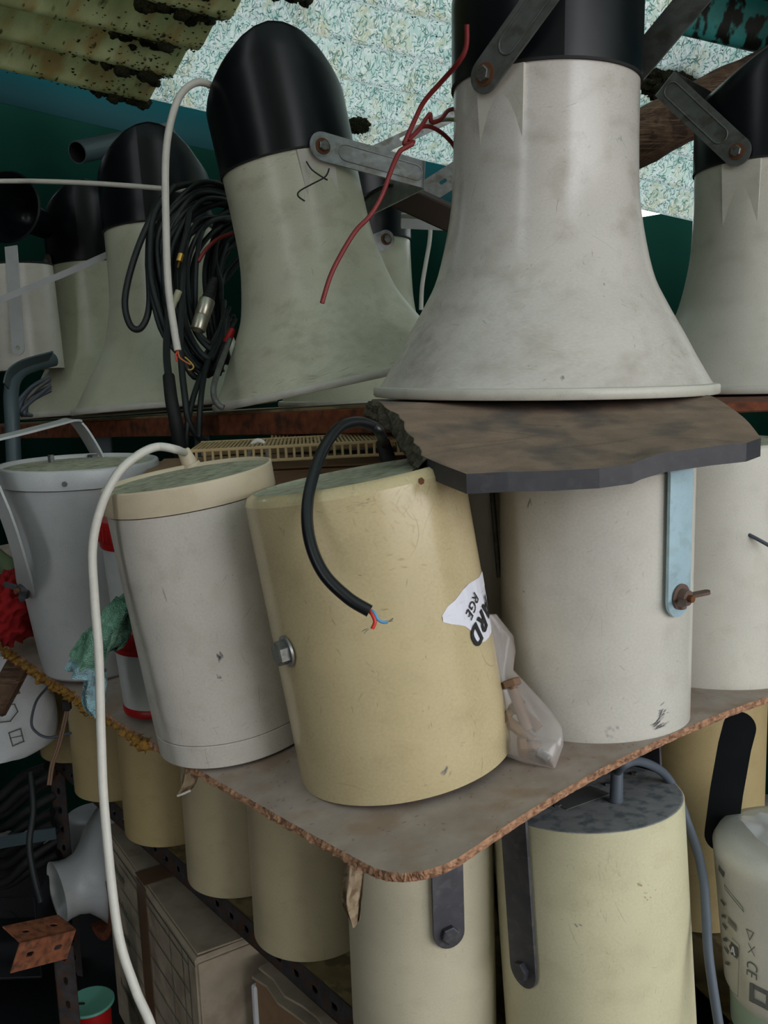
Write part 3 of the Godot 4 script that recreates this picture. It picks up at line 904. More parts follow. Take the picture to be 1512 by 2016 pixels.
func build_shed() -> void:
	var st := fresh()
	box(st, Vector3(9.0, 0.1, 8.0), 0.001, Transform3D(Basis(), Vector3(0, -0.05, 0.6)))
	structure("floor", st, M.ground)
	# the tarpaulin that closes the back: folds, and an uneven upper edge that leaves a gap under the roof
	st = fresh()
	var rows := []
	var tops := [[-3.0, 2.90], [0.7, 1.90], [0.83, 1.9456], [0.93, 1.9552], [1.0, 1.9805], [1.1, 1.9900], [3.2, 1.98]]
	for i in 15:
		var row := []
		for j in 121:
			var x := -3.0 + 6.2 * j / 120.0
			var top: float = curve(tops, x)
			var y: float = lerp(top, 0.0, i / 14.0)
			row.append(Vector3(x, y, -2.95 + 0.03 * sin(x * 9.0) + 0.015 * sin(x * 23.0 + y * 2.0)))
		rows.append(row)
	sheet(st, rows, Vector3(0, 0, -0.004))
	structure("wall_back", st, M.tarp)
	# unseen walls added under the roof slope, sized to block and shape the light; the shed stands open at its front corners
	var under := func(x: float, z: float) -> float: return 2.075 - 0.25 * x + 0.364 * (z + 2.7)
	var turned := Basis(Vector3(0, 0, 1), Vector3.UP, Vector3(-1, 0, 0))
	st = fresh()
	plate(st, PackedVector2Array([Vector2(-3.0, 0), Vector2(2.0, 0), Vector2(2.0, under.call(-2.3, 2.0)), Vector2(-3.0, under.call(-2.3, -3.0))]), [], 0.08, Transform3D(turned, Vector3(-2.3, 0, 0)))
	structure("wall_left_added", st, M.dark_wall)
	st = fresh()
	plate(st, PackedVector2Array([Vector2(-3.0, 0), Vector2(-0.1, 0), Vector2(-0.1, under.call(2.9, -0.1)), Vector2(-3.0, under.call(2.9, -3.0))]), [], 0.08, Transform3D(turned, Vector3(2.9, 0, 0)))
	structure("wall_right_added", st, M.dark_wall)
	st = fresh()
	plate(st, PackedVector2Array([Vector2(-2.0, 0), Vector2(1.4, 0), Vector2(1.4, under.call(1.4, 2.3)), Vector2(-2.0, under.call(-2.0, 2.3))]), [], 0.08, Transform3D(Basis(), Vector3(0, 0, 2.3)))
	structure("wall_front_added", st, M.bounce_wall)
	# roof of ribbed translucent sheets
	var roof := Node3D.new()
	roof.name = "ceiling"
	roof.set_meta("kind", "structure")
	add_child(roof)
	roof_sheet(roof, func(_t): return -2.4, func(_t): return 1.25, 0.0, 5.2, 0.0, M.roof)
	roof_sheet(roof, func(_t): return 1.15, func(_t): return 3.2, 0.0, 5.2, 0.008, M.roof)
	roof_sheet(roof, func(_t): return -2.4, func(t): return -0.66 + 0.74 * t, 0.0, 1.6, 0.012, M.roof_old, true)
	roof_sheet(roof, func(_t): return 0.66, func(_t): return 2.0, 0.67, 1.9, 0.012, M.roof_moss, true)
	# strip of plain teal sheet hung under the back edge of the roof
	st = fresh()
	rows = []
	for i in 7:
		var row := []
		for j in 31:
			var s := -1.9 + 2.55 * j / 30.0
			row.append(roof_point(s, 0.0) + Vector3(0, 0.03 - i * 0.024, -0.03 - 0.02 * sin(i * 0.6) + 0.008 * sin(j * 0.8)))
		rows.append(row)
	sheet(st, rows, Vector3(0, 0, -0.003))
	tag(part(self, "plastic_strip", st, M.teal_sheet), "smooth dark teal plastic strip hanging under the roof's back edge", "plastic sheet")
	# moss that has grown at the sheet ends
	var clumps := [[-0.70, 0.03, 0.10, 0.035, "low dark moss clump at the sheet end just above the teal strip"], [-0.63, 0.155, 0.085, 0.045, "black moss clump on the second wave above the teal strip"], [-0.545, 0.28, 0.075, 0.04, "moss clump at the dirty sheet's end on the third wave"], [-0.42, 0.42, 0.085, 0.05, "large black and yellow moss clump at the dirty sheet's end"], [-0.26, 0.56, 0.16, 0.05, "long mossy ridge hanging above the leaning horn's cover"]]
	for k in clumps.size():
		var c: Array = clumps[k]
		st = fresh()
		rng.seed = 500 + k
		for q in 26:
			var p := roof_point(c[0] + c[2] * (rng.randf() * 2.0 - 1.25), c[1] + c[3] * rng.randfn(0, 0.42), 0.016 + 0.010 * rng.randf())
			var r := rng.randf_range(0.007, 0.019)
			blob(st, Vector3(r * 1.5, r * 0.8, r), 700 + k * 30 + q, 0.5, Transform3D(Basis(Vector3.UP, rng.randf() * 3.0), p), 3.0, 7)
		tag(part(self, "moss_clump", st, M.moss), c[4], "moss", "moss on the roof sheets")
	# lichen: countless grains, thickest towards the old sheet's end
	for kind in 2:
		st = fresh()
		flat(st)
		rng.seed = 640 + kind
		for k in (1500 if kind == 0 else 900):
			var wave := rng.randi() % 9
			var old := rng.randf() < 0.55
			var t := PITCH * (wave + 0.5) + rng.randfn(0.008, 0.024) if old else rng.randf_range(0.02, 1.2)
			var s_end := -0.66 + 0.74 * t
			var s := s_end - absf(rng.randfn(0, 0.16)) if old else rng.randf_range(s_end, 1.2)
			if t < 0.005:
				continue
			var p := roof_point(s, t, 0.016 if old else 0.003)
			var r := rng.randf_range(0.0015, 0.0050 if old else 0.0032)
			var tip := [Vector3(r, 0, 0), Vector3(-r * 1.2, 0, r * 0.3), Vector3(0, 0, r), Vector3(r * 0.2, 0, -r), Vector3(0, -r * 0.8, 0)]
			for f in [[0, 2, 4], [2, 1, 4], [1, 3, 4], [3, 0, 4]]:
				tri(st, p + tip[f[0]], p + tip[f[2]], p + tip[f[1]])
		var lich := part(roof, "lichen", st, M.lichen if kind == 0 else M.lichen_pale)
		lich.set_meta("kind", "stuff")
	var small := [[Vector2(-0.0343, 0.1166), 0.026, "round green moss tuft hanging beside the leaning horn's cover"], [Vector2(0.6993, 0.5736), 0.05, "oval black moss tuft hanging above the wooden log"]]
	for k in 2:
		var c: Array = small[k]
		st = fresh()
		blob(st, Vector3(c[1] * 1.25, c[1] * 0.75, c[1] * 0.8), 230 + k, 0.5, Transform3D(Basis(), roof_point(c[0].x, c[0].y, 0.022)), 3.0, 22)
		tag(part(self, "moss_clump", st, M.moss), c[2], "moss", "moss on the roof sheets")
	# log that carries the roof
	st = fresh()
	var p0 := Vector3(0.4017, 1.8822, -1.9003)
	var p1 := Vector3(0.9053, 2.1048, -1.9345)
	next_group(st)
	var fn := FastNoiseLite.new()
	fn.seed = 4
	fn.frequency = 9.0
	var ring := func(i: int, j: int) -> Vector3:
		var c: Vector3 = p0.lerp(p1, i / 30.0)
		var f := TAU * (j % 14) / 14
		var bb := along(p1 - p0)
		var v := bb * Vector3(sin(f) * 0.053, 0, cos(f) * 0.046)
		return c + v * (1.0 + 0.16 * fn.get_noise_3dv(c + v * 2.0))
	for i in 30:
		for j in 14:
			quad(st, ring.call(i, j), ring.call(i, j + 1), ring.call(i + 1, j + 1), ring.call(i + 1, j))
	tag(part(self, "wooden_log", st, M.log), "rough brown wooden log running under the roof behind the horns", "log")

func build_shelves() -> void:
	# middle board: bent hardboard with a rounded corner
	var o := thing("shelf_board", "dusty brown hardboard shelf with one rounded corner and frayed edges", "shelf", Vector3.ZERO)
	var st := fresh()
	var edge := fresh()
	var ns := 34
	var nl := 52
	var s_max := 0.86
	var l_max := 1.45
	var rr := 0.052
	var fn := FastNoiseLite.new()
	fn.seed = 9
	fn.frequency = 30.0
	var grid := func(i: int, j: int) -> Vector2:       # (s, l) with the near corner rounded off
		var s := s_max * pow(float(i) / ns, 1.35)
		var l := l_max * pow(float(j) / nl, 1.35)
		if s < rr and l < rr:
			var d := Vector2(rr - s, rr - l)
			var m: float = max(d.x, d.y)
			if m > 0:
				d = d.normalized() * m
				s = rr - d.x
				l = rr - d.y
		return Vector2(s, l)
	var pos := func(i: int, j: int, low: float) -> Vector3:
		var q: Vector2 = grid.call(i, j)
		var p := board_point(q.x, q.y)
		if low > 0:
			p.y -= low
		return p
	next_group(st)
	for i in ns:
		for j in nl:
			quad(st, pos.call(i, j, 0.0), pos.call(i + 1, j, 0.0), pos.call(i + 1, j + 1, 0.0), pos.call(i, j + 1, 0.0))
	next_group(st)
	for i in ns:
		for j in nl:
			quad(st, pos.call(i, j, 0.007), pos.call(i, j + 1, 0.007), pos.call(i + 1, j + 1, 0.007), pos.call(i + 1, j, 0.007))
	part(o, "board", st, M.hardboard)
	# frayed rim in fibre, along both visible edges
	var rim := []
	for j in range(nl, 0, -1):
		rim.append(grid.call(0, j))
	for i in range(0, ns + 1):
		rim.append(grid.call(i, 0))
	var fine := []
	for k in rim.size() - 1:
		for q in 6:
			fine.append(rim[k].lerp(rim[k + 1], q / 6.0))
	var lines := []
	for k in fine.size():
		var q: Vector2 = fine[k]
		var nx: Vector2 = (fine[min(k + 1, fine.size() - 1)] - fine[max(k - 1, 0)]).orthogonal().normalized()
		if nx.dot(Vector2(0.4, 0.4) - q) > 0:
			nx = -nx
		var row := []
		for h in 5:
			var w := 0.0012 * (1.0 + fn.get_noise_2d(k * 0.03, h * 3.0) * 2.4) * (1.6 if q.x < 0.01 else 0.7) * (1.0 if h in [1, 2, 3] else 0.15)
			var e := q + nx * w
			var p := board_point(e.x, e.y)
			p.y -= 0.0078 * h / 4.0 - 0.0004 + 0.0006 * fn.get_noise_2d(k * 0.05, 20.0 + h)
			row.append(p)
		lines.append(row)
	flat(edge)
	for k in lines.size() - 1:
		for h in 4:
			quad(edge, lines[k][h], lines[k][h + 1], lines[k + 1][h + 1], lines[k + 1][h])
	part(o, "frayed_edge", edge, M.hardboard_edge, "pale broken fibre edge")
	# lower shelf
	var d := Vector3(-0.623, 0, -0.782)
	var nrm := Vector3(-0.782, 0, 0.623)
	o = thing("lower_shelf", "yellowish plywood shelf under the row of cream box speakers", "shelf", Vector3(0.0256, 0.78, -0.9244), Basis(d, Vector3.UP, d.cross(Vector3.UP)))
	st = fresh()
	box(st, Vector3(1.55, 0.012, 0.60), 0.002, Transform3D(Basis(), Vector3(0.55, -0.0065, 0.253 * (1.0 if d.cross(Vector3.UP).dot(nrm) < 0 else -1.0))))
	part(o, "board", st, M.plywood)
	o = thing("right_shelf", "grey steel shelf under the speaker with the dusty black lid", "shelf", Vector3(0.45, 0.78, -1.0))
	st = fresh()
	box(st, Vector3(0.8, 0.012, 0.7), 0.002, Transform3D(Basis(), Vector3(0.08, -0.0065, 0.06)))
	part(o, "board", st, M.slotted)
	var a := Vector3(0.0256, 0.7640, -0.9244) + nrm * 0.050 - d * 0.2
	slotted_angle(self, "slotted_rail", "dark slotted steel angle along the edge of the plywood shelf", a, a + d * 1.42, nrm + Vector3(0, 0.1, 0), 0.032, M.slotted)
	var post := Vector3(-0.6638, 0.7400, -1.7106)
	slotted_angle(self, "slotted_post", "upright slotted steel angle post at the far end of the plywood shelf", Vector3(post.x, 0.0, post.z), Vector3(post.x, 0.80, post.z), Vector3(-0.35, 0, 1), 0.034, M.slotted)
	var post2 := Vector3(-0.5315, 0.5871, -1.3266)
	slotted_angle(self, "slotted_post", "short slotted steel post rising beside the lying white horn", Vector3(post2.x, 0.0, post2.z), Vector3(post2.x, post2.y + 0.035, post2.z), Vector3(-0.2, 0, 1), 0.036, M.slotted)
	# upper shelf: rusty angle rail and plank
	var L := Vector3(-0.6439, -0.0245, -0.7651)
	var R := Vector3(0.7651, 0, -0.6439)
	var p0 := Vector3(0.06, 1.4575, -1.1175)
	var p1 := Vector3(-1.02, 1.3935, -2.40)
	var dr := (p1 - p0).normalized()
	o = thing("rusty_rail", "long rust-brown steel angle rail carrying the row of horns", "shelf rail", p0, Basis(dr, R.cross(dr).normalized(), dr.cross(R.cross(dr).normalized())).orthonormalized())
	st = fresh()
	var ln := p0.distance_to(p1)
	box(st, Vector3(ln, 0.031, 0.004), 0.001, Transform3D(Basis(), Vector3(ln / 2, -0.0175, 0)))
	part(o, "front_flange", st, M.rust)
	st = fresh()
	box(st, Vector3(ln, 0.004, 0.032), 0.001, Transform3D(Basis(), Vector3(ln / 2, -0.002, -0.014 if o.basis.z.dot(R) < 0 else 0.014)))
	part(o, "top_flange", st, M.rust)
	o = thing("upper_shelf", "plywood plank under the row of horns behind the rusty rail", "shelf", p0)
	st = fresh()
	var rows := []
	for k in [0.004, 0.62]:
		var row := []
		for j in 5:
			row.append((p1 - p0) * (-0.0 + j / 4.0) + R * k + Vector3(0, 0.0045, 0))
		rows.append(row)
	rows.reverse()
	sheet(st, rows, Vector3(0, -0.004, 0))
	part(o, "board", st, M.plywood)
	o = thing("right_plank", "dark plank under the horn beside the log", "shelf", Vector3(0.72, 1.4376, -1.55))
	st = fresh()
	box(st, Vector3(0.62, 0.014, 0.66), 0.002, Transform3D(Basis(), Vector3(0.03, -0.0015, 0)))
	part(o, "board", st, M.rust)
	# thick black-cored mat that hangs over the rail under the big horn
	o = thing("rubber_mat", "thick black-cored mat with sandy brown top sagging under the big horn", "mat")
	var front := [Vector3(0.0358, 1.4237, -0.7977), Vector3(0.0505, 1.4200, -0.7718), Vector3(0.0681, 1.4150, -0.7407), Vector3(0.1021, 1.4155, -0.7408), Vector3(0.1399, 1.4147, -0.7437), Vector3(0.1778, 1.4152, -0.7458), Vector3(0.2064, 1.4174, -0.7512), Vector3(0.2142, 1.4203, -0.7536), Vector3(0.2370, 1.4246, -0.7624), Vector3(0.2826, 1.4265, -0.7829), Vector3(0.3192, 1.4271, -0.7982), Vector3(0.3381, 1.4297, -0.8138)]
	var mid := [Vector3(0.0250, 1.4463, -0.9023), Vector3(0.0400, 1.4468, -0.9024), Vector3(0.0649, 1.4449, -0.9021), Vector3(0.1049, 1.4425, -0.9018), Vector3(0.1548, 1.4403, -0.9014), Vector3(0.1998, 1.4403, -0.9014), Vector3(0.2349, 1.4410, -0.9015), Vector3(0.2574, 1.4412, -0.9016), Vector3(0.2850, 1.4423, -0.9017), Vector3(0.3150, 1.4432, -0.9019), Vector3(0.3420, 1.4440, -0.9070), Vector3(0.3600, 1.4431, -0.9120)]
	var back := [Vector3(-0.0058, 1.4679, -1.0068), Vector3(0.0231, 1.4658, -1.0065), Vector3(0.0563, 1.4635, -1.0062), Vector3(0.1007, 1.4614, -1.0058), Vector3(0.1618, 1.4593, -1.0055), Vector3(0.2118, 1.4581, -1.0053), Vector3(0.2563, 1.4577, -1.0053), Vector3(0.2840, 1.4573, -1.0052), Vector3(0.3118, 1.4574, -1.0052), Vector3(0.3341, 1.4583, -1.0054), Vector3(0.3536, 1.4587, -1.0054), Vector3(0.3631, 1.4606, -1.0057)]
	var far := []
	for k in 12:
		far.append(Vector3(lerp(-0.01, 0.40, k / 11.0), 1.4615, -1.30))
	var mid_b := []
	for k in 12:
		mid_b.append(Vector3(back[k].x, 1.4595, -1.06))
	var ctl := [far, mid_b, back, mid, front]
	var grid_rows := []
	for i in 33:
		var row := []
		for k in 12:
			var col := []
			for c in ctl:
				col.append(c[k])
			var f := i / 32.0 * 4.0
			var q: int = min(int(f), 3)
			row.append(col[q].cubic_interpolate(col[q + 1], col[max(q - 1, 0)], col[min(q + 2, 4)], f - q))
		grid_rows.append(row)
	# the left side is torn: jag the first column
	for i in 33:
		var j := 0.006 * fn.get_noise_2d(i * 0.02, 3.0) * 2.0
		grid_rows[i][0] += Vector3(j, 0, j * 0.4)
	var th := Vector3(0.0, -0.0165, 0.0)
	st = fresh()
	next_group(st)
	for i in 32:
		for k in 11:
			quad(st, grid_rows[i][k], grid_rows[i + 1][k], grid_rows[i + 1][k + 1], grid_rows[i][k + 1])
	part(o, "top_face", st, M.mat_top)
	st = fresh()
	next_group(st)
	for i in 32:
		for k in 11:
			quad(st, grid_rows[i][k] + th, grid_rows[i][k + 1] + th, grid_rows[i + 1][k + 1] + th, grid_rows[i + 1][k] + th)
	flat(st)
	for k in 11:
		quad(st, grid_rows[32][k], grid_rows[32][k] + th, grid_rows[32][k + 1] + th, grid_rows[32][k + 1])
	for i in 32:
		quad(st, grid_rows[i + 1][11], grid_rows[i + 1][11] + th, grid_rows[i][11] + th, grid_rows[i][11])
	part(o, "core", st, M.mat_cut, "black cut edge")
	st = fresh()
	flat(st)
	for i in 32:
		for h in 5:
			var q := []
			for c in [[i, h], [i, h + 1], [i + 1, h + 1], [i + 1, h]]:
				var out_ := 0.004 + 0.010 * sin(PI * c[1] / 5.0 * 0.8) * (0.8 + 1.2 * fn.get_noise_2d(c[0] * 0.05, c[1] * 0.8))
				q.append(grid_rows[c[0]][0] + th * (c[1] / 5.0) * 1.25 + Vector3(-out_ * 0.8 + 0.004, 0, 0.2 * out_))
			quad(st, q[0], q[1], q[2], q[3])
	part(o, "torn_edge", st, M.mat_torn, "ragged torn edge")

func build_horns() -> void:
	var grp := "horn loudspeakers standing mouth down on the top shelf"
	var o := horn("horn_loudspeaker", "big scuffed white horn standing on the sagging black-edged mat", Vector3(0.2034, 1.4647, -1.1581), Vector3(0.0202, 0.9998, 0.0053), M.a_shell, grp)
	u_bracket(o, -43.8, 0.354, 0.1115, 40.0, 0.26, 0.040, M.steel_dull, true)
	pad(o, -37.0, 0.250, 0.360, 0.1105)
	o = horn("horn_loudspeaker", "leaning white horn, green roof light in its colour, with a swung-out steel bracket and tie wire", Vector3(-0.0733, 1.4784, -1.5672), Vector3(-0.1737, 0.9848, 0.0075), M.b_shell, grp)
	u_bracket(o, 31.9, 0.359, 0.1115, -17.1775, 0.1903, 0.044, M.steel, true)
	pad(o, 27.0, 0.262, 0.360, 0.1105)
	cable(o, "tie_wire", [Vector3(0.0337, 0.3396, 0.1144), Vector3(0.0401, 0.3244, 0.1197), Vector3(0.0562, 0.3074, 0.1240), Vector3(0.0597, 0.3051, 0.1242)], 0.0012, M.tie_wire, "", 6)
	cable(o, "tie_wire", [Vector3(0.0654, 0.3209, 0.1215), Vector3(0.0569, 0.3099, 0.1256), Vector3(0.0360, 0.3035, 0.1272), Vector3(0.0150, 0.2972, 0.1288), Vector3(0.0112, 0.2902, 0.1300), Vector3(0.0194, 0.2808, 0.1312)], 0.0013, M.tie_wire, "", 6)
	cable(o, "lead", [Vector3(-0.0746, 0.4782, 0.0396), Vector3(-0.0882, 0.4927, 0.0580), Vector3(-0.1079, 0.4946, 0.0785), Vector3(-0.1324, 0.4758, 0.0974), Vector3(-0.1548, 0.4336, 0.1148), Vector3(-0.1724, 0.3784, 0.1292), Vector3(-0.1910, 0.2818, 0.1502), Vector3(-0.2042, 0.1999, 0.1686), Vector3(-0.2082, 0.1320, 0.1846), Vector3(-0.2093, 0.1018, 0.1895)], 0.0056, M.white_cable, "white cable lead")
	cable(o, "bare_core", [Vector3(-0.2090, 0.1033, 0.1892), Vector3(-0.2089, 0.0941, 0.1927), Vector3(-0.2058, 0.0874, 0.1937), Vector3(-0.1952, 0.0776, 0.1929)], 0.0016, M.copper, "", 6)
	cable(o, "bare_core", [Vector3(-0.2093, 0.1018, 0.1895), Vector3(-0.2133, 0.0951, 0.1927), Vector3(-0.2130, 0.0859, 0.1941)], 0.0014, M.red_core, "", 6)
	o = horn("horn_loudspeaker", "white horn, green roof light in its colour, behind the coil of black cables", Vector3(-0.428, 1.4365, -1.9343), Vector3(-0.04, 0.998, -0.045), M.horn_roof_cast, grp)
	o = horn("horn_loudspeaker", "far white horn, green roof light in its colour, with a brown bracket hanging down its side", Vector3(-0.6825, 1.4163, -2.3192), Vector3(-0.035, 0.998, -0.045), M.horn_roof_cast, grp)
	u_bracket(o, -48.0, 0.370, 0.1115, -108.0, 0.17, 0.036, M.rust_bracket if M.has("rust_bracket") else M.dark_steel)
	o = horn("horn_loudspeaker", "pale horn half hidden behind the leaning horn, with a small bolted plate", Vector3(-0.0256, 1.4290, -2.1495), Vector3(-0.0082, 1, 0), M.horn_roof_cast, grp)
	u_bracket(o, 27.0, 0.352, 0.1115, 200.0, 0.17, 0.040, M.steel)
	o = horn("horn_loudspeaker", "white horn beside the log with its dull bracket swung up to the side", Vector3(0.6438, 1.4436, -1.5758), Vector3(0.014, 0.9998, -0.0105), M.horn, grp)
	u_bracket(o, -42.1, 0.374, 0.1115, 134.0, 0.178, 0.044, M.steel_dull, true)
	pad(o, -40.0, 0.20, 0.360, 0.1105)

# flat moulded pad behind a bracket bolt
func pad(o: Node3D, phi: float, y0: float, y1: float, r: float) -> void:
	var n := polar(phi, 1.0, 0.0)
	var t := Vector3(n.z, 0, -n.x)
	var st := fresh()
	flat(st)
	var w := 0.030
	var a := n * (r - 0.0042) + Vector3(0, y1, 0)
	var b := n * (r + 0.0005) + Vector3(0, y0, 0)
	var f := n * 0.0048
	var A := a - t * w + f
	var B := a + t * w + f
	var C := b + t * w * 0.85 - n * 0.006
	var D := b - t * w * 0.85 - n * 0.006
	quad(st, D, C, B, A)
	quad(st, A, B, a + t * w - n * 0.02, a - t * w - n * 0.02)
	quad(st, C, C - n * 0.02, a + t * w - n * 0.02, B)
	quad(st, D - n * 0.02, D, A, a - t * w - n * 0.02)
	part(o, "moulded_pad", st, M.horn)

func build_box_speakers() -> void:
	var grp := "box speakers standing on the hardboard shelf"
	# leaning yellow one with the black lead
	var o := thing("box_speaker", "leaning glossy yellow cylinder speaker with a torn sticker and black lead", "loudspeaker", Vector3(0.0132, 1.1277, -0.8489), upright(Vector3(-0.1498, 0.9884, -0.0241)), grp)
	var st := fresh()
	shell_body(st, 0.1037, 0.28, -1.0, 0.009)
	part(o, "body", st, M.yellow_shell)
	st = fresh()
	lathe(st, [[Vector2(0.0947, 0.2798), Vector2(0.092, 0.2778), Vector2(0.06, 0.2775), Vector2(0, 0.2775)]], 56)
	part(o, "lid", st, M.dust_pale, "dusty lid")
	hex_bolt(o, polar(-54.0, 0.1045, 0.1405), polar(-62.0, 1.0, 0.0), 0.0115, 0.011, M.bolt, M.steel, 0.0145, "bolt", 0.5)
	hex_bolt(o, polar(35.7, 0.1035, 0.271), polar(35.7, 1.0, 0.0), 0.0032, 0.001, M.rust_ring, M.rust_ring, 0.0, "screw")
	hex_bolt(o, Vector3(-0.0767, 0.2775, -0.0672), Vector3.UP, 0.0035, 0.002, M.bolt, M.bolt, 0.0, "screw")
	st = fresh()
	var gl := Vector3(0.0357, 0.2778, -0.1267)
	lathe(st, [[Vector2(0.0085, 0), Vector2(0.0075, 0.022), Vector2(0.006, 0.024)]], 16, Transform3D(along(Vector3(-0.12, 1, 0.05)), gl))
	part(o, "gland", st, M.rubber)
	var line := [gl + Vector3(-0.001, 0.018, 0)]
	line.append_array([Vector3(0.0330, 0.3138, -0.0098), Vector3(0.0273, 0.3221, 0.0024), Vector3(0.0131, 0.3287, 0.0190), Vector3(-0.0040, 0.3256, 0.0399), Vector3(-0.0219, 0.3051, 0.0731), Vector3(-0.0349, 0.2749, 0.1074), Vector3(-0.0377, 0.2464, 0.1282), Vector3(-0.0309, 0.2194, 0.1416), Vector3(-0.0150, 0.1978, 0.1502), Vector3(0.0005, 0.1844, 0.1536)])
	var cb := cable(o, "lead", line, 0.0051, M.black_cable, "thick black cable lead")
	cable(cb, "red_core", [Vector3(0.0002, 0.1849, 0.1535), Vector3(0.0021, 0.1818, 0.1559), Vector3(0.0031, 0.1762, 0.1576), Vector3(0.0001, 0.1712, 0.1583)], 0.0016, M.red_core, "", 7)
	cable(cb, "blue_core", [Vector3(0.0010, 0.1847, 0.1535), Vector3(0.0039, 0.1831, 0.1557), Vector3(0.0058, 0.1777, 0.1573), Vector3(0.0093, 0.1747, 0.1577), Vector3(0.0132, 0.1743, 0.1576)], 0.0013, M.blue_wire, "", 7)
	for k in 4:
		cable(cb, "strand", [Vector3(0.0129, 0.1744, 0.1576), Vector3(0.0153, 0.1743, 0.1576), Vector3(0.0169, 0.1744, 0.1576)] if k == 0 else ([Vector3(0.0129, 0.1744, 0.1576), Vector3(0.0159, 0.1754, 0.1574), Vector3(0.0177, 0.1765, 0.1583)] if k == 1 else ([Vector3(0.0001, 0.1712, 0.1583), Vector3(-0.0035, 0.1713, 0.1594), Vector3(-0.0068, 0.1691, 0.1597)] if k == 2 else [Vector3(0.0001, 0.1712, 0.1583), Vector3(-0.0042, 0.1722, 0.1593), Vector3(-0.0080, 0.1709, 0.1595)])), 0.0004, M.nickel, "", 5)
	# torn sticker, wrapped round the shell
	st = fresh()
	flat(st)
	var cols := [[33.4, 0.1530, 0.1475], [38.0, 0.1590, 0.1430], [43.0, 0.1620, 0.1395], [47.0, 0.1650, 0.1360], [50.5, 0.1675, 0.1300], [53.0, 0.1690, 0.1150], [56.0, 0.1700, 0.1165], [60.0, 0.1700, 0.1135], [64.0, 0.1700, 0.1120], [70.0, 0.1690, 0.1125], [76.0, 0.1690, 0.1135], [84.0, 0.1690, 0.1150], [92.0, 0.1690, 0.1170]]
	for k in cols.size() - 1:
		var p: Array = cols[k]
		var q: Array = cols[k + 1]
		for h in 4:
			var w0 := 0.1041 + 0.0004 * sin(k * 2.1 + h)
			var w1 := 0.1041 + 0.0004 * sin((k + 1) * 2.1 + h)
			quad(st, polar(p[0], w0, lerp(p[2], p[1], h / 4.0)), polar(q[0], w1, lerp(q[2], q[1], h / 4.0)), polar(q[0], w1, lerp(q[2], q[1], (h + 1) / 4.0)), polar(p[0], w0, lerp(p[2], p[1], (h + 1) / 4.0)))
	var sk := part(o, "sticker", st, M.sticker, "torn white sticker with black letters")
	lettering(sk, "lettering", "ARD", 0.0200, M.ink, 0.1048, 63.0, 0.1310, 205.0, Transform3D(), true)
	lettering(sk, "lettering", "RGE", 0.0105, M.ink, 0.1048, 55.5, 0.1500, 216.0)
	# leaning white one with the long white lead
	o = thing("box_speaker", "leaning off-white cylinder speaker with a tan lid rim and long white lead", "loudspeaker", Vector3(-0.1670, 1.1165, -0.9560), upright(Vector3(-0.1239, 0.9912, 0.0468)), grp)
	st = fresh()
	lathe(st, [[Vector2(0.083, 0), Vector2(0.0858, 0.0)], [Vector2(0.0858, 0.0), Vector2(0.0868, 0.001)], [Vector2(0.0868, 0.001), Vector2(0.0868, 0.0235)], [Vector2(0.0868, 0.0235), Vector2(0.0860, 0.0243)]], 72, Transform3D(), 0.262)
	part(o, "base_ring", st, M.b2_shell)
	st = fresh()
	lathe(st, [[Vector2(0.0856, 0.0243), Vector2(0.0868, 0.0255)], [Vector2(0.0868, 0.0255), Vector2(0.0869, 0.10), Vector2(0.0869, 0.18), Vector2(0.0868, 0.2615)]], 72, Transform3D(), 0.262)
	part(o, "body", st, M.b2_shell)
	st = fresh()
	lathe(st, [[Vector2(0.0856, 0.2620), Vector2(0.0882, 0.2626)], [Vector2(0.0882, 0.2626), Vector2(0.0882, 0.286), Vector2(0.0880, 0.2876), Vector2(0.0862, 0.288)], [Vector2(0.0862, 0.288), Vector2(0.0835, 0.2865), Vector2(0.0825, 0.2842)]], 72)
	part(o, "lid_rim", st, M.lid_tan, "tan plastic lid rim")
	st = fresh()
	lathe(st, [[Vector2(0.0826, 0.2842), Vector2(0, 0.2842)]], 56)
	part(o, "lid", st, M.dust_pale, "dusty lid")
	gl = Vector3(-0.0140, 0.2842, -0.0895)
	st = fresh()
	lathe(st, [[Vector2(0.0115, 0), Vector2(0.0105, 0.004)], [Vector2(0.0090, 0.004), Vector2(0.0072, 0.020), Vector2(0.0060, 0.0215)]], 20, Transform3D(along(Vector3(-0.25, 1, 0.08)), gl))
	part(o, "gland", st, M.lid_tan)
	line = [gl + Vector3(-0.004, 0.017, 0.001)]
	line.append_array([Vector3(-0.0006, 0.3170, 0.0228), Vector3(-0.0149, 0.3238, 0.0371), Vector3(-0.0309, 0.3200, 0.0536), Vector3(-0.0501, 0.3067, 0.0670), Vector3(-0.0688, 0.2793, 0.0781), Vector3(-0.0829, 0.2431, 0.0857), Vector3(-0.0886, 0.1961, 0.0953), Vector3(-0.0916, 0.1408, 0.1116), Vector3(-0.0991, 0.0727, 0.1305), Vector3(-0.1032, 0.0075, 0.1540), Vector3(-0.1009, -0.0876, 0.1934), Vector3(-0.0899, -0.1371, 0.2133), Vector3(-0.0761, -0.1723, 0.2302), Vector3(-0.0705, -0.2446, 0.2446), Vector3(-0.0826, -0.3767, 0.2715), Vector3(-0.1200, -0.5941, 0.3161)])
	cable(o, "lead", line, 0.0043, M.white_cable, "long white cable lead")
	# upright white one with the zinc bracket
	o = thing("box_speaker", "upright white cylinder speaker with a pale blue bracket and rusty wing nut", "loudspeaker", Vector3(0.2169, 1.134, -0.9325), upright(Vector3(0.0018, 0.9999, 0.0167)), grp)
	st = fresh()
	shell_body(st, 0.0976, 0.268)
	part(o, "body", st, M.b3_shell)
	st = fresh()
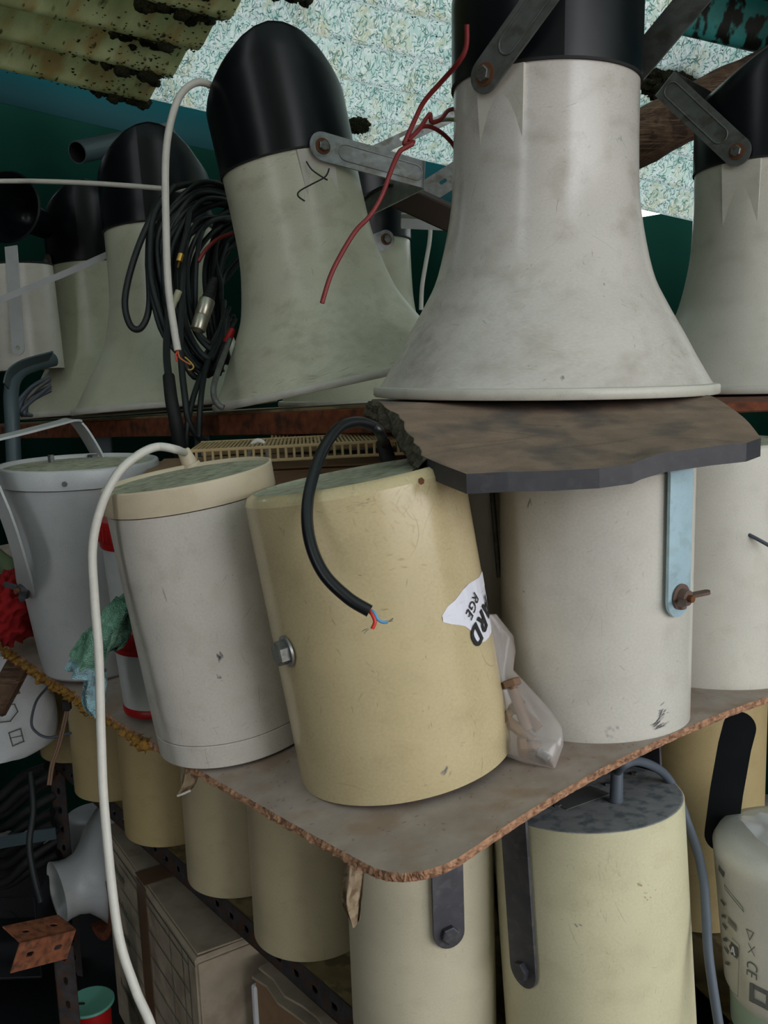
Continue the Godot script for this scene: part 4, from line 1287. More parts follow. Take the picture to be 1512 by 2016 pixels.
	lathe(st, [[Vector2(0.0936, 0.2675), Vector2(0.09, 0.265)], [Vector2(0.09, 0.265), Vector2(0, 0.265)]], 48)
	part(o, "lid", st, M.dust_pale)
	straight_bracket(o, 36.0, 0.143, 0.0976, 0.128, 0.034, M.zinc, false)
	wing_nut(o, polar(36.5, 0.1052, 0.146), polar(36.5, 1.0, 0.0), M.rust_steel if M.has("rust_steel") else M.steel_dull, 1.75)
	# tall white one farther right
	o = plain_box_speaker("box_speaker", "white cylinder speaker with a stub of wire poking from its side", Vector3(0.3937, 1.1141, -1.1037), Vector3.UP, 0.1, 0.29, M.white_shell, M.dust_pale, grp)
	cable(o, "wire_stub", [Vector3(-0.0024, 0.2088, 0.0585), Vector3(-0.0083, 0.2010, 0.0749), Vector3(-0.0075, 0.1961, 0.0807), Vector3(-0.0018, 0.1930, 0.0811), Vector3(0.0081, 0.1933, 0.0912), Vector3(0.0182, 0.1885, 0.1021), Vector3(0.0361, 0.1775, 0.1139)], 0.0022, M.grey_cable, "", 7)
	# one behind the yellow speaker, in its shade
	o = plain_box_speaker("box_speaker", "shaded grey-white cylinder speaker in the gap behind the yellow one", Vector3(0.118, board_y(0.118, -1.075) + 0.002, -1.075), Vector3.UP, 0.082, 0.252, M.white_shell, M.dust_pale, grp)
	cable(o, "bracket_arm", [Vector3(-0.0011, 0.2441, 0.0981), Vector3(0.0013, 0.1899, 0.1064), Vector3(0.0036, 0.1465, 0.1131)], 0.003, M.steel_dull, "", 6)
	# tapered grey one on the left
	o = thing("box_speaker", "tapered grey-white speaker with a flat strap handle and wing bolt", "loudspeaker", Vector3(-0.4023, 1.1151, -1.209), upright(Vector3(0.0085, 0.9997, 0.0239)), grp)
	st = fresh()
	var prof := []
	for i in 11:
		prof.append(Vector2(lerp(0.0676, 0.0990, pow(i / 10.0, 0.9)), 0.004 + 0.252 * i / 10.0))
	lathe(st, [[Vector2(0.060, 0.0), Vector2(0.0655, 0.001), Vector2(0.0676, 0.004)], prof], 72, Transform3D(), 0.262)
	part(o, "body", st, M.grey_white)
	st = fresh()
	lathe(st, [[Vector2(0.099, 0.2565), Vector2(0.1025, 0.2575)], [Vector2(0.1025, 0.2575), Vector2(0.1028, 0.279), Vector2(0.1018, 0.2812), Vector2(0.0985, 0.2816)], [Vector2(0.0985, 0.2816), Vector2(0.096, 0.280), Vector2(0.095, 0.2765)]], 72)
	part(o, "lid_rim", st, M.grey_white)
	st = fresh()
	lathe(st, [[Vector2(0.0952, 0.2765), Vector2(0, 0.2765)]], 48)
	part(o, "lid", st, M.dust_pale, "dusty lid")
	hex_bolt(o, Vector3(-0.0513, 0.2765, -0.0433), Vector3.UP, 0.0045, 0.010, M.bolt, M.bolt, 0.0, "stud")
	hex_bolt(o, Vector3(-0.0099, 0.2765, -0.0933), Vector3.UP, 0.008, 0.004, M.bolt, M.bolt, 0.0, "nut")
	hex_bolt(o, polar(8.4, 0.1025, 0.266), polar(8.4, 1, 0), 0.0035, 0.002, M.bolt, M.bolt, 0.0, "screw")
	st = fresh()
	strap(st, smooth_line([polar(-40, 0.0895, 0.128)] + [Vector3(-0.0434, 0.1704, 0.1102), Vector3(-0.0553, 0.2344, 0.1140), Vector3(-0.0841, 0.3014, 0.1020), Vector3(-0.0956, 0.3102, 0.0902), Vector3(-0.0968, 0.3155, 0.0690), Vector3(-0.0699, 0.3217, 0.0070), Vector3(-0.0464, 0.3276, -0.0601), Vector3(-0.0352, 0.3302, -0.0859), Vector3(-0.0318, 0.3254, -0.1003), Vector3(-0.0195, 0.3062, -0.1019), Vector3(-0.0032, 0.2718, -0.1008), Vector3(0.0081, 0.2315, -0.0987)], 3), Vector3(0.75, 0.0, 0.66), 0.029, 0.003, true)
	part(o, "strap_handle", st, M.grey_white, "flat white strap handle")
	wing_nut(o, polar(-40, 0.0915, 0.128), polar(-40, 1, 0), M.dark_steel, 1.2)

# two straight arms going up from their bolts and a cross piece between them
func straight_bracket(o: Node3D, phi: float, y: float, r: float, up: float, width: float, m: Material, bolts := true) -> void:
	var n := polar(phi, 1.0, 0.0)
	var R := r + 0.0045
	var c := Vector3(0, y, 0)
	var st := fresh()
	strap(st, PackedVector3Array([c + n * R, c + n * R + Vector3(0, up - 0.006, 0), c + n * (R - 0.002) + Vector3(0, up - 0.001, 0), c + n * (R - 0.006) + Vector3(0, up, 0), c - n * (R - 0.006) + Vector3(0, up, 0), c - n * (R - 0.002) + Vector3(0, up - 0.001, 0), c - n * R + Vector3(0, up - 0.006, 0), c - n * R]), Vector3(n.z, 0, -n.x), width, 0.0032, true)
	part(o, "bracket", st, m)
	if bolts:
		for s in [1.0, -1.0]:
			hex_bolt(o, c + n * s * (R + 0.0016), n * s, 0.0095, 0.006, M.dark_steel, M.dark_steel, 0.0, "bolt", 0.25)

func build_lower_row() -> void:
	var grp := "cream box speakers in a row on the plywood shelf"
	var rows := [["cream cylinder speaker with a dark steel strap, first in the row under the board's corner", Vector3(0.0256, 0.7805, -0.9244), 0.08, M.cream_pale], ["plain cream cylinder speaker, second in the row under the hardboard shelf", Vector3(-0.1129, 0.7805, -1.1116), 0.077, M.cream], ["plain cream cylinder speaker, third in the row under the hardboard shelf", Vector3(-0.2302, 0.7805, -1.2569), 0.077, M.cream], ["plain tan cylinder speaker, fourth in the row under the hardboard shelf", Vector3(-0.3625, 0.7805, -1.4049), 0.077, M.tan_shell], ["plain tan cylinder speaker, fifth in the row under the hardboard shelf", Vector3(-0.4963, 0.7805, -1.5652), 0.077, M.tan_shell], ["tan cylinder speaker at the far end of the row beside the printed sack", Vector3(-0.6193, 0.7805, -1.735), 0.077, M.tan_shell]]
	for k in rows.size():
		var r: Array = rows[k]
		var o := plain_box_speaker("row_speaker", r[0], r[1], Vector3.UP, r[2], 0.27, r[3], M.dust_pale, grp)
		if k == 0:
			straight_bracket(o, 17.0, 0.160, 0.08, 0.125, 0.033, M.dark_steel)
	# the one with the dusty black lid, right of the board's corner
	var o := thing("lidded_speaker", "cream cylinder speaker with dusty grey-black lid and long dark steel bracket", "loudspeaker", Vector3(0.2138, 0.78, -0.8888), upright(Vector3(-0.0402, 0.9955, -0.0857)))
	var st := fresh()
	shell_body(st, 0.1003, 0.2708, -1.0, 0.001)
	part(o, "body", st, M.lr_shell)
	st = fresh()
	lathe(st, [[Vector2(0.0995, 0.2706), Vector2(0.099, 0.2712), Vector2(0.097, 0.2712)], [Vector2(0.097, 0.2712), Vector2(0, 0.2712)]], 64)
	var lid := part(o, "lid", st, M.dust_dark, "dusty grey-black lid")
	st = fresh()
	box(st, Vector3(0.062, 0.0008, 0.030), 0.0002, Transform3D(Basis(Vector3.UP, 0.55), Vector3(-0.0087, 0.2716, 0.0100)))
	part(lid, "name_plate", st, M.dust_plate if M.has("dust_plate") else M.ink_grey, "dust-covered name plate")
	for p in [Vector3(-0.0350, 0.2712, 0.0274), Vector3(0.0291, 0.2712, -0.0199), Vector3(0.0642, 0.2712, -0.0453)]:
		hex_bolt(lid, p, Vector3.UP, 0.0045, 0.0025, M.bolt, M.bolt, 0.0, "screw")
	var g0 := Vector3(0.0260, 0.2712, 0.0269)
	st = fresh()
	lathe(st, [[Vector2(0.0072, 0), Vector2(0.0062, 0.030), Vector2(0.0052, 0.035)]], 16, Transform3D(along(Vector3(0.10, 1, -0.05)), g0))
	part(o, "gland", st, M.grey_cable)
	var line := [g0 + Vector3(0.003, 0.031, 0)]
	line.append_array([Vector3(0.0324, 0.3147, 0.0420), Vector3(0.0487, 0.3124, 0.0271), Vector3(0.0709, 0.2987, 0.0079), Vector3(0.0902, 0.2794, -0.0109), Vector3(0.1021, 0.2565, -0.0144), Vector3(0.1098, 0.2285, -0.0126), Vector3(0.1129, 0.2015, 0.0093), Vector3(0.1106, 0.1790, 0.0308), Vector3(0.1056, 0.1554, 0.0474), Vector3(0.0987, 0.1307, 0.0692), Vector3(0.0974, 0.1012, 0.0811), Vector3(0.0981, 0.0600, 0.0939)])
	cable(o, "lead", line, 0.0048, M.grey_cable, "dusty grey cable lead")
	straight_bracket(o, -54.0, 0.120, 0.1003, 0.184, 0.036, M.dark_steel)
	# behind it
	o = plain_box_speaker("strapped_speaker", "tan cylinder speaker with a black strap, in shade behind the lidded one", Vector3(0.402, 0.7805, -1.152), Vector3.UP, 0.088, 0.30, M.tan_shell, M.dust_pale, "")
	st = fresh()
	strap(st, PackedVector3Array([Vector3(-0.0356, 0.1897, 0.1914), Vector3(-0.0276, 0.2375, 0.1841), Vector3(-0.0166, 0.2881, 0.1763), Vector3(-0.0102, 0.3093, 0.1730)]), Vector3(0.95, 0.1, 0.3), 0.035, 0.003, true)
	part(o, "strap", st, M.cap, "black strap")
	hex_bolt(o, [Vector3(-0.0363, 0.1907, 0.1933)][0], Vector3(0.1, 0, 1), 0.009, 0.005, M.dark_steel, M.dark_steel, 0.0)
	# printed bucket in a plastic bag
	o = thing("printed_bucket", "white bucket with black printed symbols, topped by a clear plastic bag", "bucket", Vector3(0.4250, 0.7805, -0.9000))
	st = fresh()
	lathe(st, [[Vector2(0.0, 0.0), Vector2(0.062, 0.0)], [Vector2(0.062, 0.0), Vector2(0.064, 0.040)]], 56)
	part(o, "base", st, M.pale_green, "pale green base")
	st = fresh()
	lathe(st, [[Vector2(0.064, 0.038), Vector2(0.070, 0.050), Vector2(0.084, 0.195), Vector2(0.085, 0.205), Vector2(0.081, 0.213), Vector2(0.065, 0.218), Vector2(0.0, 0.220)]], 56)
	part(o, "wrap", st, M.bag_print)
	st = fresh()
	var f0 := -78.0
	var rad := func(y: float) -> float: return 0.0706 + (y - 0.05) * 0.0966
	print_line(st, [Vector2(-0.004, 0.010), Vector2(0.024, 0.000), Vector2(0.025, -0.004), Vector2(-0.003, 0.006), Vector2(-0.004, 0.010)], 0.0008, rad.call(0.172), f0, 0.165)
	print_line(st, [Vector2(0.026, 0.004), Vector2(0.034, 0.004), Vector2(0.030, -0.006), Vector2(0.026, 0.004)], 0.0009, rad.call(0.142), f0, 0.138)
	for k in 4:
		print_line(st, [Vector2(0.000, -0.002 * k), Vector2(0.013, -0.002 * k - 0.002)], 0.0011, rad.call(0.142), f0, 0.140)
	print_line(st, [Vector2(0.004, 0.0), Vector2(0.015, -0.001), Vector2(0.015, -0.060), Vector2(0.0, -0.061)], 0.0006, rad.call(0.118), f0, 0.118)
	print_line(st, [Vector2(0.027, 0.004), Vector2(0.034, -0.006)], 0.0009, rad.call(0.124), f0, 0.122)
	print_line(st, [Vector2(0.034, 0.004), Vector2(0.027, -0.006)], 0.0009, rad.call(0.124), f0, 0.122)
	print_line(st, [Vector2(0.003, -0.003), Vector2(0.009, -0.003), Vector2(0.009, -0.011), Vector2(0.003, -0.011), Vector2(0.001, -0.007), Vector2(0.003, -0.003)], 0.0050, rad.call(0.108), f0, 0.112)
	print_line(st, [Vector2(0.028, -0.034), Vector2(0.046, -0.034), Vector2(0.046, -0.050), Vector2(0.028, -0.050), Vector2(0.028, -0.034)], 0.005, rad.call(0.085), f0, 0.112)
	print_line(st, [Vector2(-0.012, 0.002), Vector2(-0.007, 0.001)], 0.007, rad.call(0.185), f0, 0.186)
	for k in 6:
		print_line(st, [Vector2(-0.012, 0.002 - 0.004 * (k % 2)), Vector2(-0.006, 0.001)], 0.003, rad.call(0.150 - 0.014 * k) + 0.001, f0, 0.150 - 0.014 * k)
	part(o, "print", st, M.ink_grey)
	lettering(o, "lettering", "A", 0.008, M.sticker, rad.call(0.106) + 0.001, f0 + 4.2, 0.105, 0.0, Transform3D(), true)
	lettering(o, "lettering", "CE", 0.012, M.ink_grey, rad.call(0.10), f0 + 22.0, 0.097, -90.0)
	st = fresh()
	var rr := []
	var bn := FastNoiseLite.new()
	bn.seed = 15
	bn.frequency = 18.0
	for i in 15:
		var row := []
		for j in 19:
			var u := -0.055 + 0.12 * j / 18.0
			var v := -0.03 + 0.11 * i / 14.0
			var p := Vector3(u + v * 0.2, 0.0, v)
			var rd := Vector2(p.x, p.z).length()
			p.y = 0.224 - max(0.0, rd - 0.066) * 1.9 + 0.014 * absf(bn.get_noise_2d(u, v)) + 0.004
			row.append(p)
		rr.append(row)
	rr.reverse()
	sheet(st, rr, Vector3.ZERO)
	M.clear_bag = mat(Color(0.92, 0.92, 0.94, 0.42), 0.2)
	M.clear_bag.transparency = BaseMaterial3D.TRANSPARENCY_ALPHA
	part(o, "plastic_bag", st, M.clear_bag, "crumpled clear plastic bag")

func build_cables() -> void:
	# coil of black cables between two horns
	var o := thing("cable_coil", "tangled coil of black audio cables with plugs, hung beside the leaning horn", "cables", Vector3.ZERO)
	rng.seed = 77
	for k in 26:
		var f := rng.randf()
		var g := rng.randf()
		var j := func(a: float) -> float: return rng.randfn(0, a)
		var z: float = 0.035 * g
		var top: Vector3 = Vector3(-0.2471, 1.8479, -1.7938).lerp(Vector3(-0.2516, 1.7713, -1.7618), f)
		var tl: Vector3 = Vector3(-0.3334, 1.8390, -1.7317).lerp(Vector3(-0.2911, 1.7573, -1.6888), f)
		var lf: Vector3 = Vector3(-0.4021, 1.7402, -1.6963).lerp(Vector3(-0.3100, 1.6963, -1.6491), f)
		var bl: Vector3 = Vector3(-0.3715, 1.5929, -1.6331).lerp(Vector3(-0.3061, 1.5892, -1.6022), f)
		var bt: Vector3 = Vector3(-0.3103, 1.5073, -1.6098).lerp(Vector3(-0.2788, 1.5451, -1.5954), f)
		var rt: Vector3 = Vector3(-0.2659, 1.5832, -1.6923).lerp(Vector3(-0.2660, 1.6183, -1.6775), f)
		var pts := []
		for p in [top, tl, lf, bl, bt, rt]:
			pts.append(p + Vector3(j.call(0.006), j.call(0.008), j.call(0.006) + z))
		if k % 4 == 1:
			pts = pts.slice(0, 4 + k % 3)
		cable(o, "cable", pts, 0.0042 + 0.0014 * rng.randf(), M.black_cable_old, "", 8)
	for k in 12:
		var f := rng.randf()
		var pts := []
		for p in [Vector3(-0.2516, 1.8226, -1.7697).lerp(Vector3(-0.2520, 1.7059, -1.7517), f), Vector3(-0.2885, 1.7771, -1.7323).lerp(Vector3(-0.2778, 1.6850, -1.7181), f), Vector3(-0.3038, 1.6837, -1.6977).lerp(Vector3(-0.2798, 1.6376, -1.6906), f), Vector3(-0.3055, 1.5841, -1.6824).lerp(Vector3(-0.2782, 1.5745, -1.6910), f), Vector3(-0.2818, 1.5244, -1.6833)]:
			pts.append(p + Vector3(rng.randfn(0, 0.006), rng.randfn(0, 0.007), rng.randfn(0, 0.004)))
		cable(o, "cable", pts, 0.0044 + 0.0014 * rng.randf(), M.black_cable_old, "", 8)
	cable(o, "cable", [Vector3(-0.3495, 1.8379, -1.6911), Vector3(-0.3870, 1.7825, -1.6623), Vector3(-0.4177, 1.7070, -1.6355), Vector3(-0.4346, 1.6375, -1.6198), Vector3(-0.4273, 1.5939, -1.6131), Vector3(-0.4082, 1.5889, -1.6123), Vector3(-0.3940, 1.6278, -1.6233), Vector3(-0.3964, 1.7169, -1.6522), Vector3(-0.3917, 1.7904, -1.6838), Vector3(-0.3679, 1.8291, -1.7100)], 0.0058, M.black_cable_old, "", 9)
	cable(o, "cable", [Vector3(-0.2487, 1.8524, -1.7743), Vector3(-0.3073, 1.8491, -1.7333), Vector3(-0.3542, 1.8319, -1.6902), Vector3(-0.3824, 1.7867, -1.6630), Vector3(-0.3898, 1.7328, -1.6446), Vector3(-0.3851, 1.6614, -1.6184), Vector3(-0.3584, 1.5733, -1.5897)], 0.0060, M.black_cable_old, "", 9)
	cable(o, "cable", [Vector3(-0.3549, 1.6246, -1.5976), Vector3(-0.3472, 1.5459, -1.5247), Vector3(-0.3361, 1.5045, -1.4779)], 0.0062, M.black_cable_old, "", 9)
	cable(o, "sleeved_cable", [Vector3(-0.3361, 1.5045, -1.4779), Vector3(-0.3281, 1.4647, -1.4515), Vector3(-0.3215, 1.4250, -1.4454), Vector3(-0.3197, 1.3716, -1.4574)], 0.0095, M.rubber, "", 10, 0.0115)
	cable(o, "cable", [Vector3(-0.3229, 1.7846, -1.6627), Vector3(-0.3265, 1.6922, -1.6080), Vector3(-0.3261, 1.6041, -1.5539), Vector3(-0.3199, 1.5363, -1.5030), Vector3(-0.3092, 1.4717, -1.4627), Vector3(-0.3041, 1.4317, -1.4566), Vector3(-0.2906, 1.4019, -1.4722), Vector3(-0.2678, 1.3865, -1.5002)], 0.0054, M.black_cable_old, "", 9)
	cable(o, "cable", [Vector3(-0.2639, 1.6156, -1.6366), Vector3(-0.2814, 1.5450, -1.5853), Vector3(-0.2953, 1.4867, -1.4954), Vector3(-0.3058, 1.4318, -1.4566), Vector3(-0.3139, 1.3754, -1.4580)], 0.0048, M.black_cable_old, "", 9)
	cable(o, "cable", [Vector3(-0.2683, 1.5710, -1.6095), Vector3(-0.2851, 1.5233, -1.5415), Vector3(-0.2865, 1.4627, -1.4714), Vector3(-0.2909, 1.4067, -1.4628)], 0.0048, M.black_cable_old, "", 9)
	cable(o, "red_cable", [Vector3(-0.2369, 1.7509, -1.6575), Vector3(-0.2704, 1.7367, -1.6401), Vector3(-0.2912, 1.7170, -1.6269), Vector3(-0.3040, 1.6969, -1.6188)], 0.0036, M.red_wire, "thin red cable", 7)
	# cannon plug
	var a := Vector3(-0.2683, 1.6622, -1.5629)
	var b := Vector3(-0.2952, 1.5770, -1.5295)
	var t := Transform3D(along(b - a), a)
	var ln := a.distance_to(b)
	var st := fresh()
	lathe(st, [[Vector2(0.0055, 0), Vector2(0.0105, ln * 0.40), Vector2(0.0118, ln * 0.42)]], 20, t)
	for k in 6:
		lathe(st, [[Vector2(0.0062 + 0.0006 * k, ln * (0.05 + 0.045 * k)), Vector2(0.0082 + 0.0006 * k, ln * (0.06 + 0.045 * k)), Vector2(0.0070 + 0.0006 * k, ln * (0.08 + 0.045 * k))]], 16, t)
	var plug := part(o, "cannon_plug", st, M.rubber, "black boot of a round microphone plug")
	st = fresh()
	lathe(st, [[Vector2(0.0128, ln * 0.42), Vector2(0.0132, ln * 0.44), Vector2(0.0132, ln * 0.72), Vector2(0.0122, ln * 0.735)], [Vector2(0.0122, ln * 0.735), Vector2(0.0126, ln * 0.75), Vector2(0.0126, ln * 0.985), Vector2(0.0118, ln)], [Vector2(0.0118, ln), Vector2(0.0105, ln), Vector2(0.0105, ln * 0.9), Vector2(0, ln * 0.9)]], 24, t)
	part(plug, "barrel", st, M.nickel, "nickel barrel")
	a = Vector3(-0.3221, 1.7260, -1.5980)
	b = Vector3(-0.3328, 1.6842, -1.5865)
	ln = a.distance_to(b)
	t = Transform3D(along(b - a), a)
	st = fresh()
	lathe(st, [[Vector2(0.0050, -0.02), Vector2(0.0055, ln * 0.45)], [Vector2(0.0055, ln * 0.45), Vector2(0, ln * 0.45)]], 14, t)
	plug = part(o, "phono_plug", st, M.rubber)
	st = fresh()
	lathe(st, [[Vector2(0.0052, ln * 0.45), Vector2(0.0054, ln * 0.75)], [Vector2(0.0054, ln * 0.75), Vector2(0.0018, ln * 0.76), Vector2(0.0018, ln), Vector2(0, ln)]], 14, t)
	part(plug, "gold_tip", st, M.brass, "gold plug tip")
	a = Vector3(-0.3292, 1.6438, -1.5651)
	b = Vector3(-0.3411, 1.6113, -1.5550)
	ln = a.distance_to(b)
	t = Transform3D(along(b - a), a)
	st = fresh()
	lathe(st, [[Vector2(0.006, 0), Vector2(0.006, ln * 0.45), Vector2(0.0045, ln * 0.5), Vector2(0.0045, ln)], [Vector2(0.0045, ln), Vector2(0.003, ln), Vector2(0.003, ln * 0.8), Vector2(0, ln * 0.8)]], 14, t)
	part(o, "socket", st, M.pale_plastic, "cream plastic socket")
	a = Vector3(-0.2472, 1.5798, -1.5906)
	b = Vector3(-0.2576, 1.5560, -1.5819)
	st = fresh()
	lathe(st, [[Vector2(0.0055, 0), Vector2(0.0078, a.distance_to(b)), Vector2(0, a.distance_to(b))]], 14, Transform3D(along(b - a), a))
	part(o, "red_plug", st, M.red_plug, "red plug")
	a = Vector3(-0.2576, 1.5560, -1.5819)
	b = Vector3(-0.2757, 1.5062, -1.5591)
	st = fresh()
	lathe(st, [[Vector2(0.0075, 0), Vector2(0.0105, a.distance_to(b)), Vector2(0, a.distance_to(b))]], 14, Transform3D(along(b - a), a))
	part(o, "plug_boot", st, M.rubber)
	cable(o, "yellow_core", [Vector3(-0.3134, 1.5337, -1.5026), Vector3(-0.3050, 1.5261, -1.4994), Vector3(-0.2995, 1.5177, -1.4981), Vector3(-0.3038, 1.5130, -1.4974), Vector3(-0.3087, 1.5140, -1.4976)], 0.0013, M.yellow_wire, "", 6)
	tag(cable(self, "grey_lead", [Vector3(-0.2466, 1.5596, -1.5471), Vector3(-0.2467, 1.5212, -1.4501), Vector3(-0.2482, 1.4905, -1.3897), Vector3(-0.2469, 1.4720, -1.3717), Vector3(-0.2397, 1.4592, -1.3647), Vector3(-0.2323, 1.4545, -1.3640)], 0.0046, M.grey_pale if M.has("grey_pale") else M.steel_dull), "short grey lead hooked under the leaning horn's flange", "cable")
	# red wires twisted together in front of the roof
	o = thing("red_wires", "old red wires twisted together, one long end hanging before the leaning horn", "wires", Vector3.ZERO)
	cable(o, "wire", [Vector3(0.1069, 1.8641, -1.0476), Vector3(0.1067, 1.8450, -1.0548), Vector3(0.0999, 1.8323, -1.0629), Vector3(0.0821, 1.8204, -1.0914), Vector3(0.0625, 1.8042, -1.1092), Vector3(0.0505, 1.7843, -1.1162), Vector3(0.0406, 1.7655, -1.1184), Vector3(0.0392, 1.7603, -1.1176), Vector3(0.0479, 1.7593, -1.1124), Vector3(0.0407, 1.7555, -1.1118), Vector3(0.0322, 1.7500, -1.1110), Vector3(0.0222, 1.7310, -1.1131), Vector3(0.0105, 1.7031, -1.1139), Vector3(-0.0045, 1.6801, -1.1103), Vector3(-0.0218, 1.6631, -1.1077), Vector3(-0.0394, 1.6372, -1.1037), Vector3(-0.0534, 1.6113, -1.0997), Vector3(-0.0640, 1.5811, -1.0951)], 0.0028, M.red_wire, "", 8)
	cable(o, "wire", [Vector3(0.1068, 1.8202, -1.2027), Vector3(0.0955, 1.8125, -1.1813), Vector3(0.0849, 1.7969, -1.1587), Vector3(0.0731, 1.7916, -1.1477), Vector3(0.0713, 1.7993, -1.1438), Vector3(0.0669, 1.7952, -1.1432), Vector3(0.0569, 1.7792, -1.1306), Vector3(0.0486, 1.7706, -1.1242), Vector3(0.0429, 1.7642, -1.1182)], 0.0026, M.red_wire, "", 8)
	cable(o, "wire", [Vector3(0.1062, 1.7664, -1.1944), Vector3(0.1000, 1.7754, -1.1857), Vector3(0.0867, 1.7844, -1.1719), Vector3(0.0724, 1.7883, -1.1573), Vector3(0.0608, 1.7860, -1.1469), Vector3(0.0528, 1.7765, -1.1353), Vector3(0.0449, 1.7666, -1.1236), Vector3(0.0499, 1.7622, -1.1179)], 0.0026, M.red_wire, "", 8)
	cable(o, "pale_wire", [Vector3(0.1101, 1.8118, -1.2216), Vector3(0.0964, 1.8101, -1.2113), Vector3(0.0826, 1.8006, -1.1795), Vector3(0.0681, 1.7923, -1.1681)], 0.0026, M.pale_plastic, "", 8)
	tag(cable(self, "black_wire", [Vector3(-0.0204, 1.7972, -1.6848), Vector3(0.0009, 1.8104, -1.6666), Vector3(0.0233, 1.8182, -1.6577), Vector3(0.0363, 1.8157, -1.6472)], 0.0034, M.black_cable), "short black wire end under the leaning horn's bracket", "wire")
	# cords and straps strung across the left
	tag(cable(self, "rope_line", [Vector3(-2.2675, 1.9255, -1.8361), Vector3(-1.3848, 1.9007, -1.8222), Vector3(-0.7384, 1.8790, -1.7986), Vector3(-0.6166, 1.8707, -1.7771), Vector3(-0.4976, 1.8579, -1.7549), Vector3(-0.3722, 1.8404, -1.7319), Vector3(-0.3079, 1.8309, -1.7305), Vector3(-0.2748, 1.8188, -1.7489)], 0.0045, M.white_cable), "white rope strung level across the black horn covers", "rope")
	var st2 := fresh()
	strap(st2, smooth_line([Vector3(-1.2635, 1.5212, -1.9762), Vector3(-1.0065, 1.5992, -1.9579), Vector3(-0.8249, 1.6591, -1.9469), Vector3(-0.7179, 1.6972, -1.9527), Vector3(-0.6323, 1.7286, -1.9576), Vector3(-0.5498, 1.7613, -1.9626)], 4), Vector3(0.1, 1, 0.2), 0.013, 0.002, false)
	tag(part(self, "packing_strap", st2, M.grey_white), "pale flat strap slanting across the far horn", "strap")
	tag(cable(self, "white_wire", [Vector3(0.1356, 1.8758, -2.3849), Vector3(0.1411, 1.8504, -2.3810), Vector3(0.1372, 1.8126, -2.3752), Vector3(0.1265, 1.7624, -2.3675), Vector3(0.1155, 1.7059, -2.3588), Vector3(0.1110, 1.6492, -2.3501)], 0.0055, M.white_cable), "white wire hanging down the green tarpaulin between two horns", "wire")

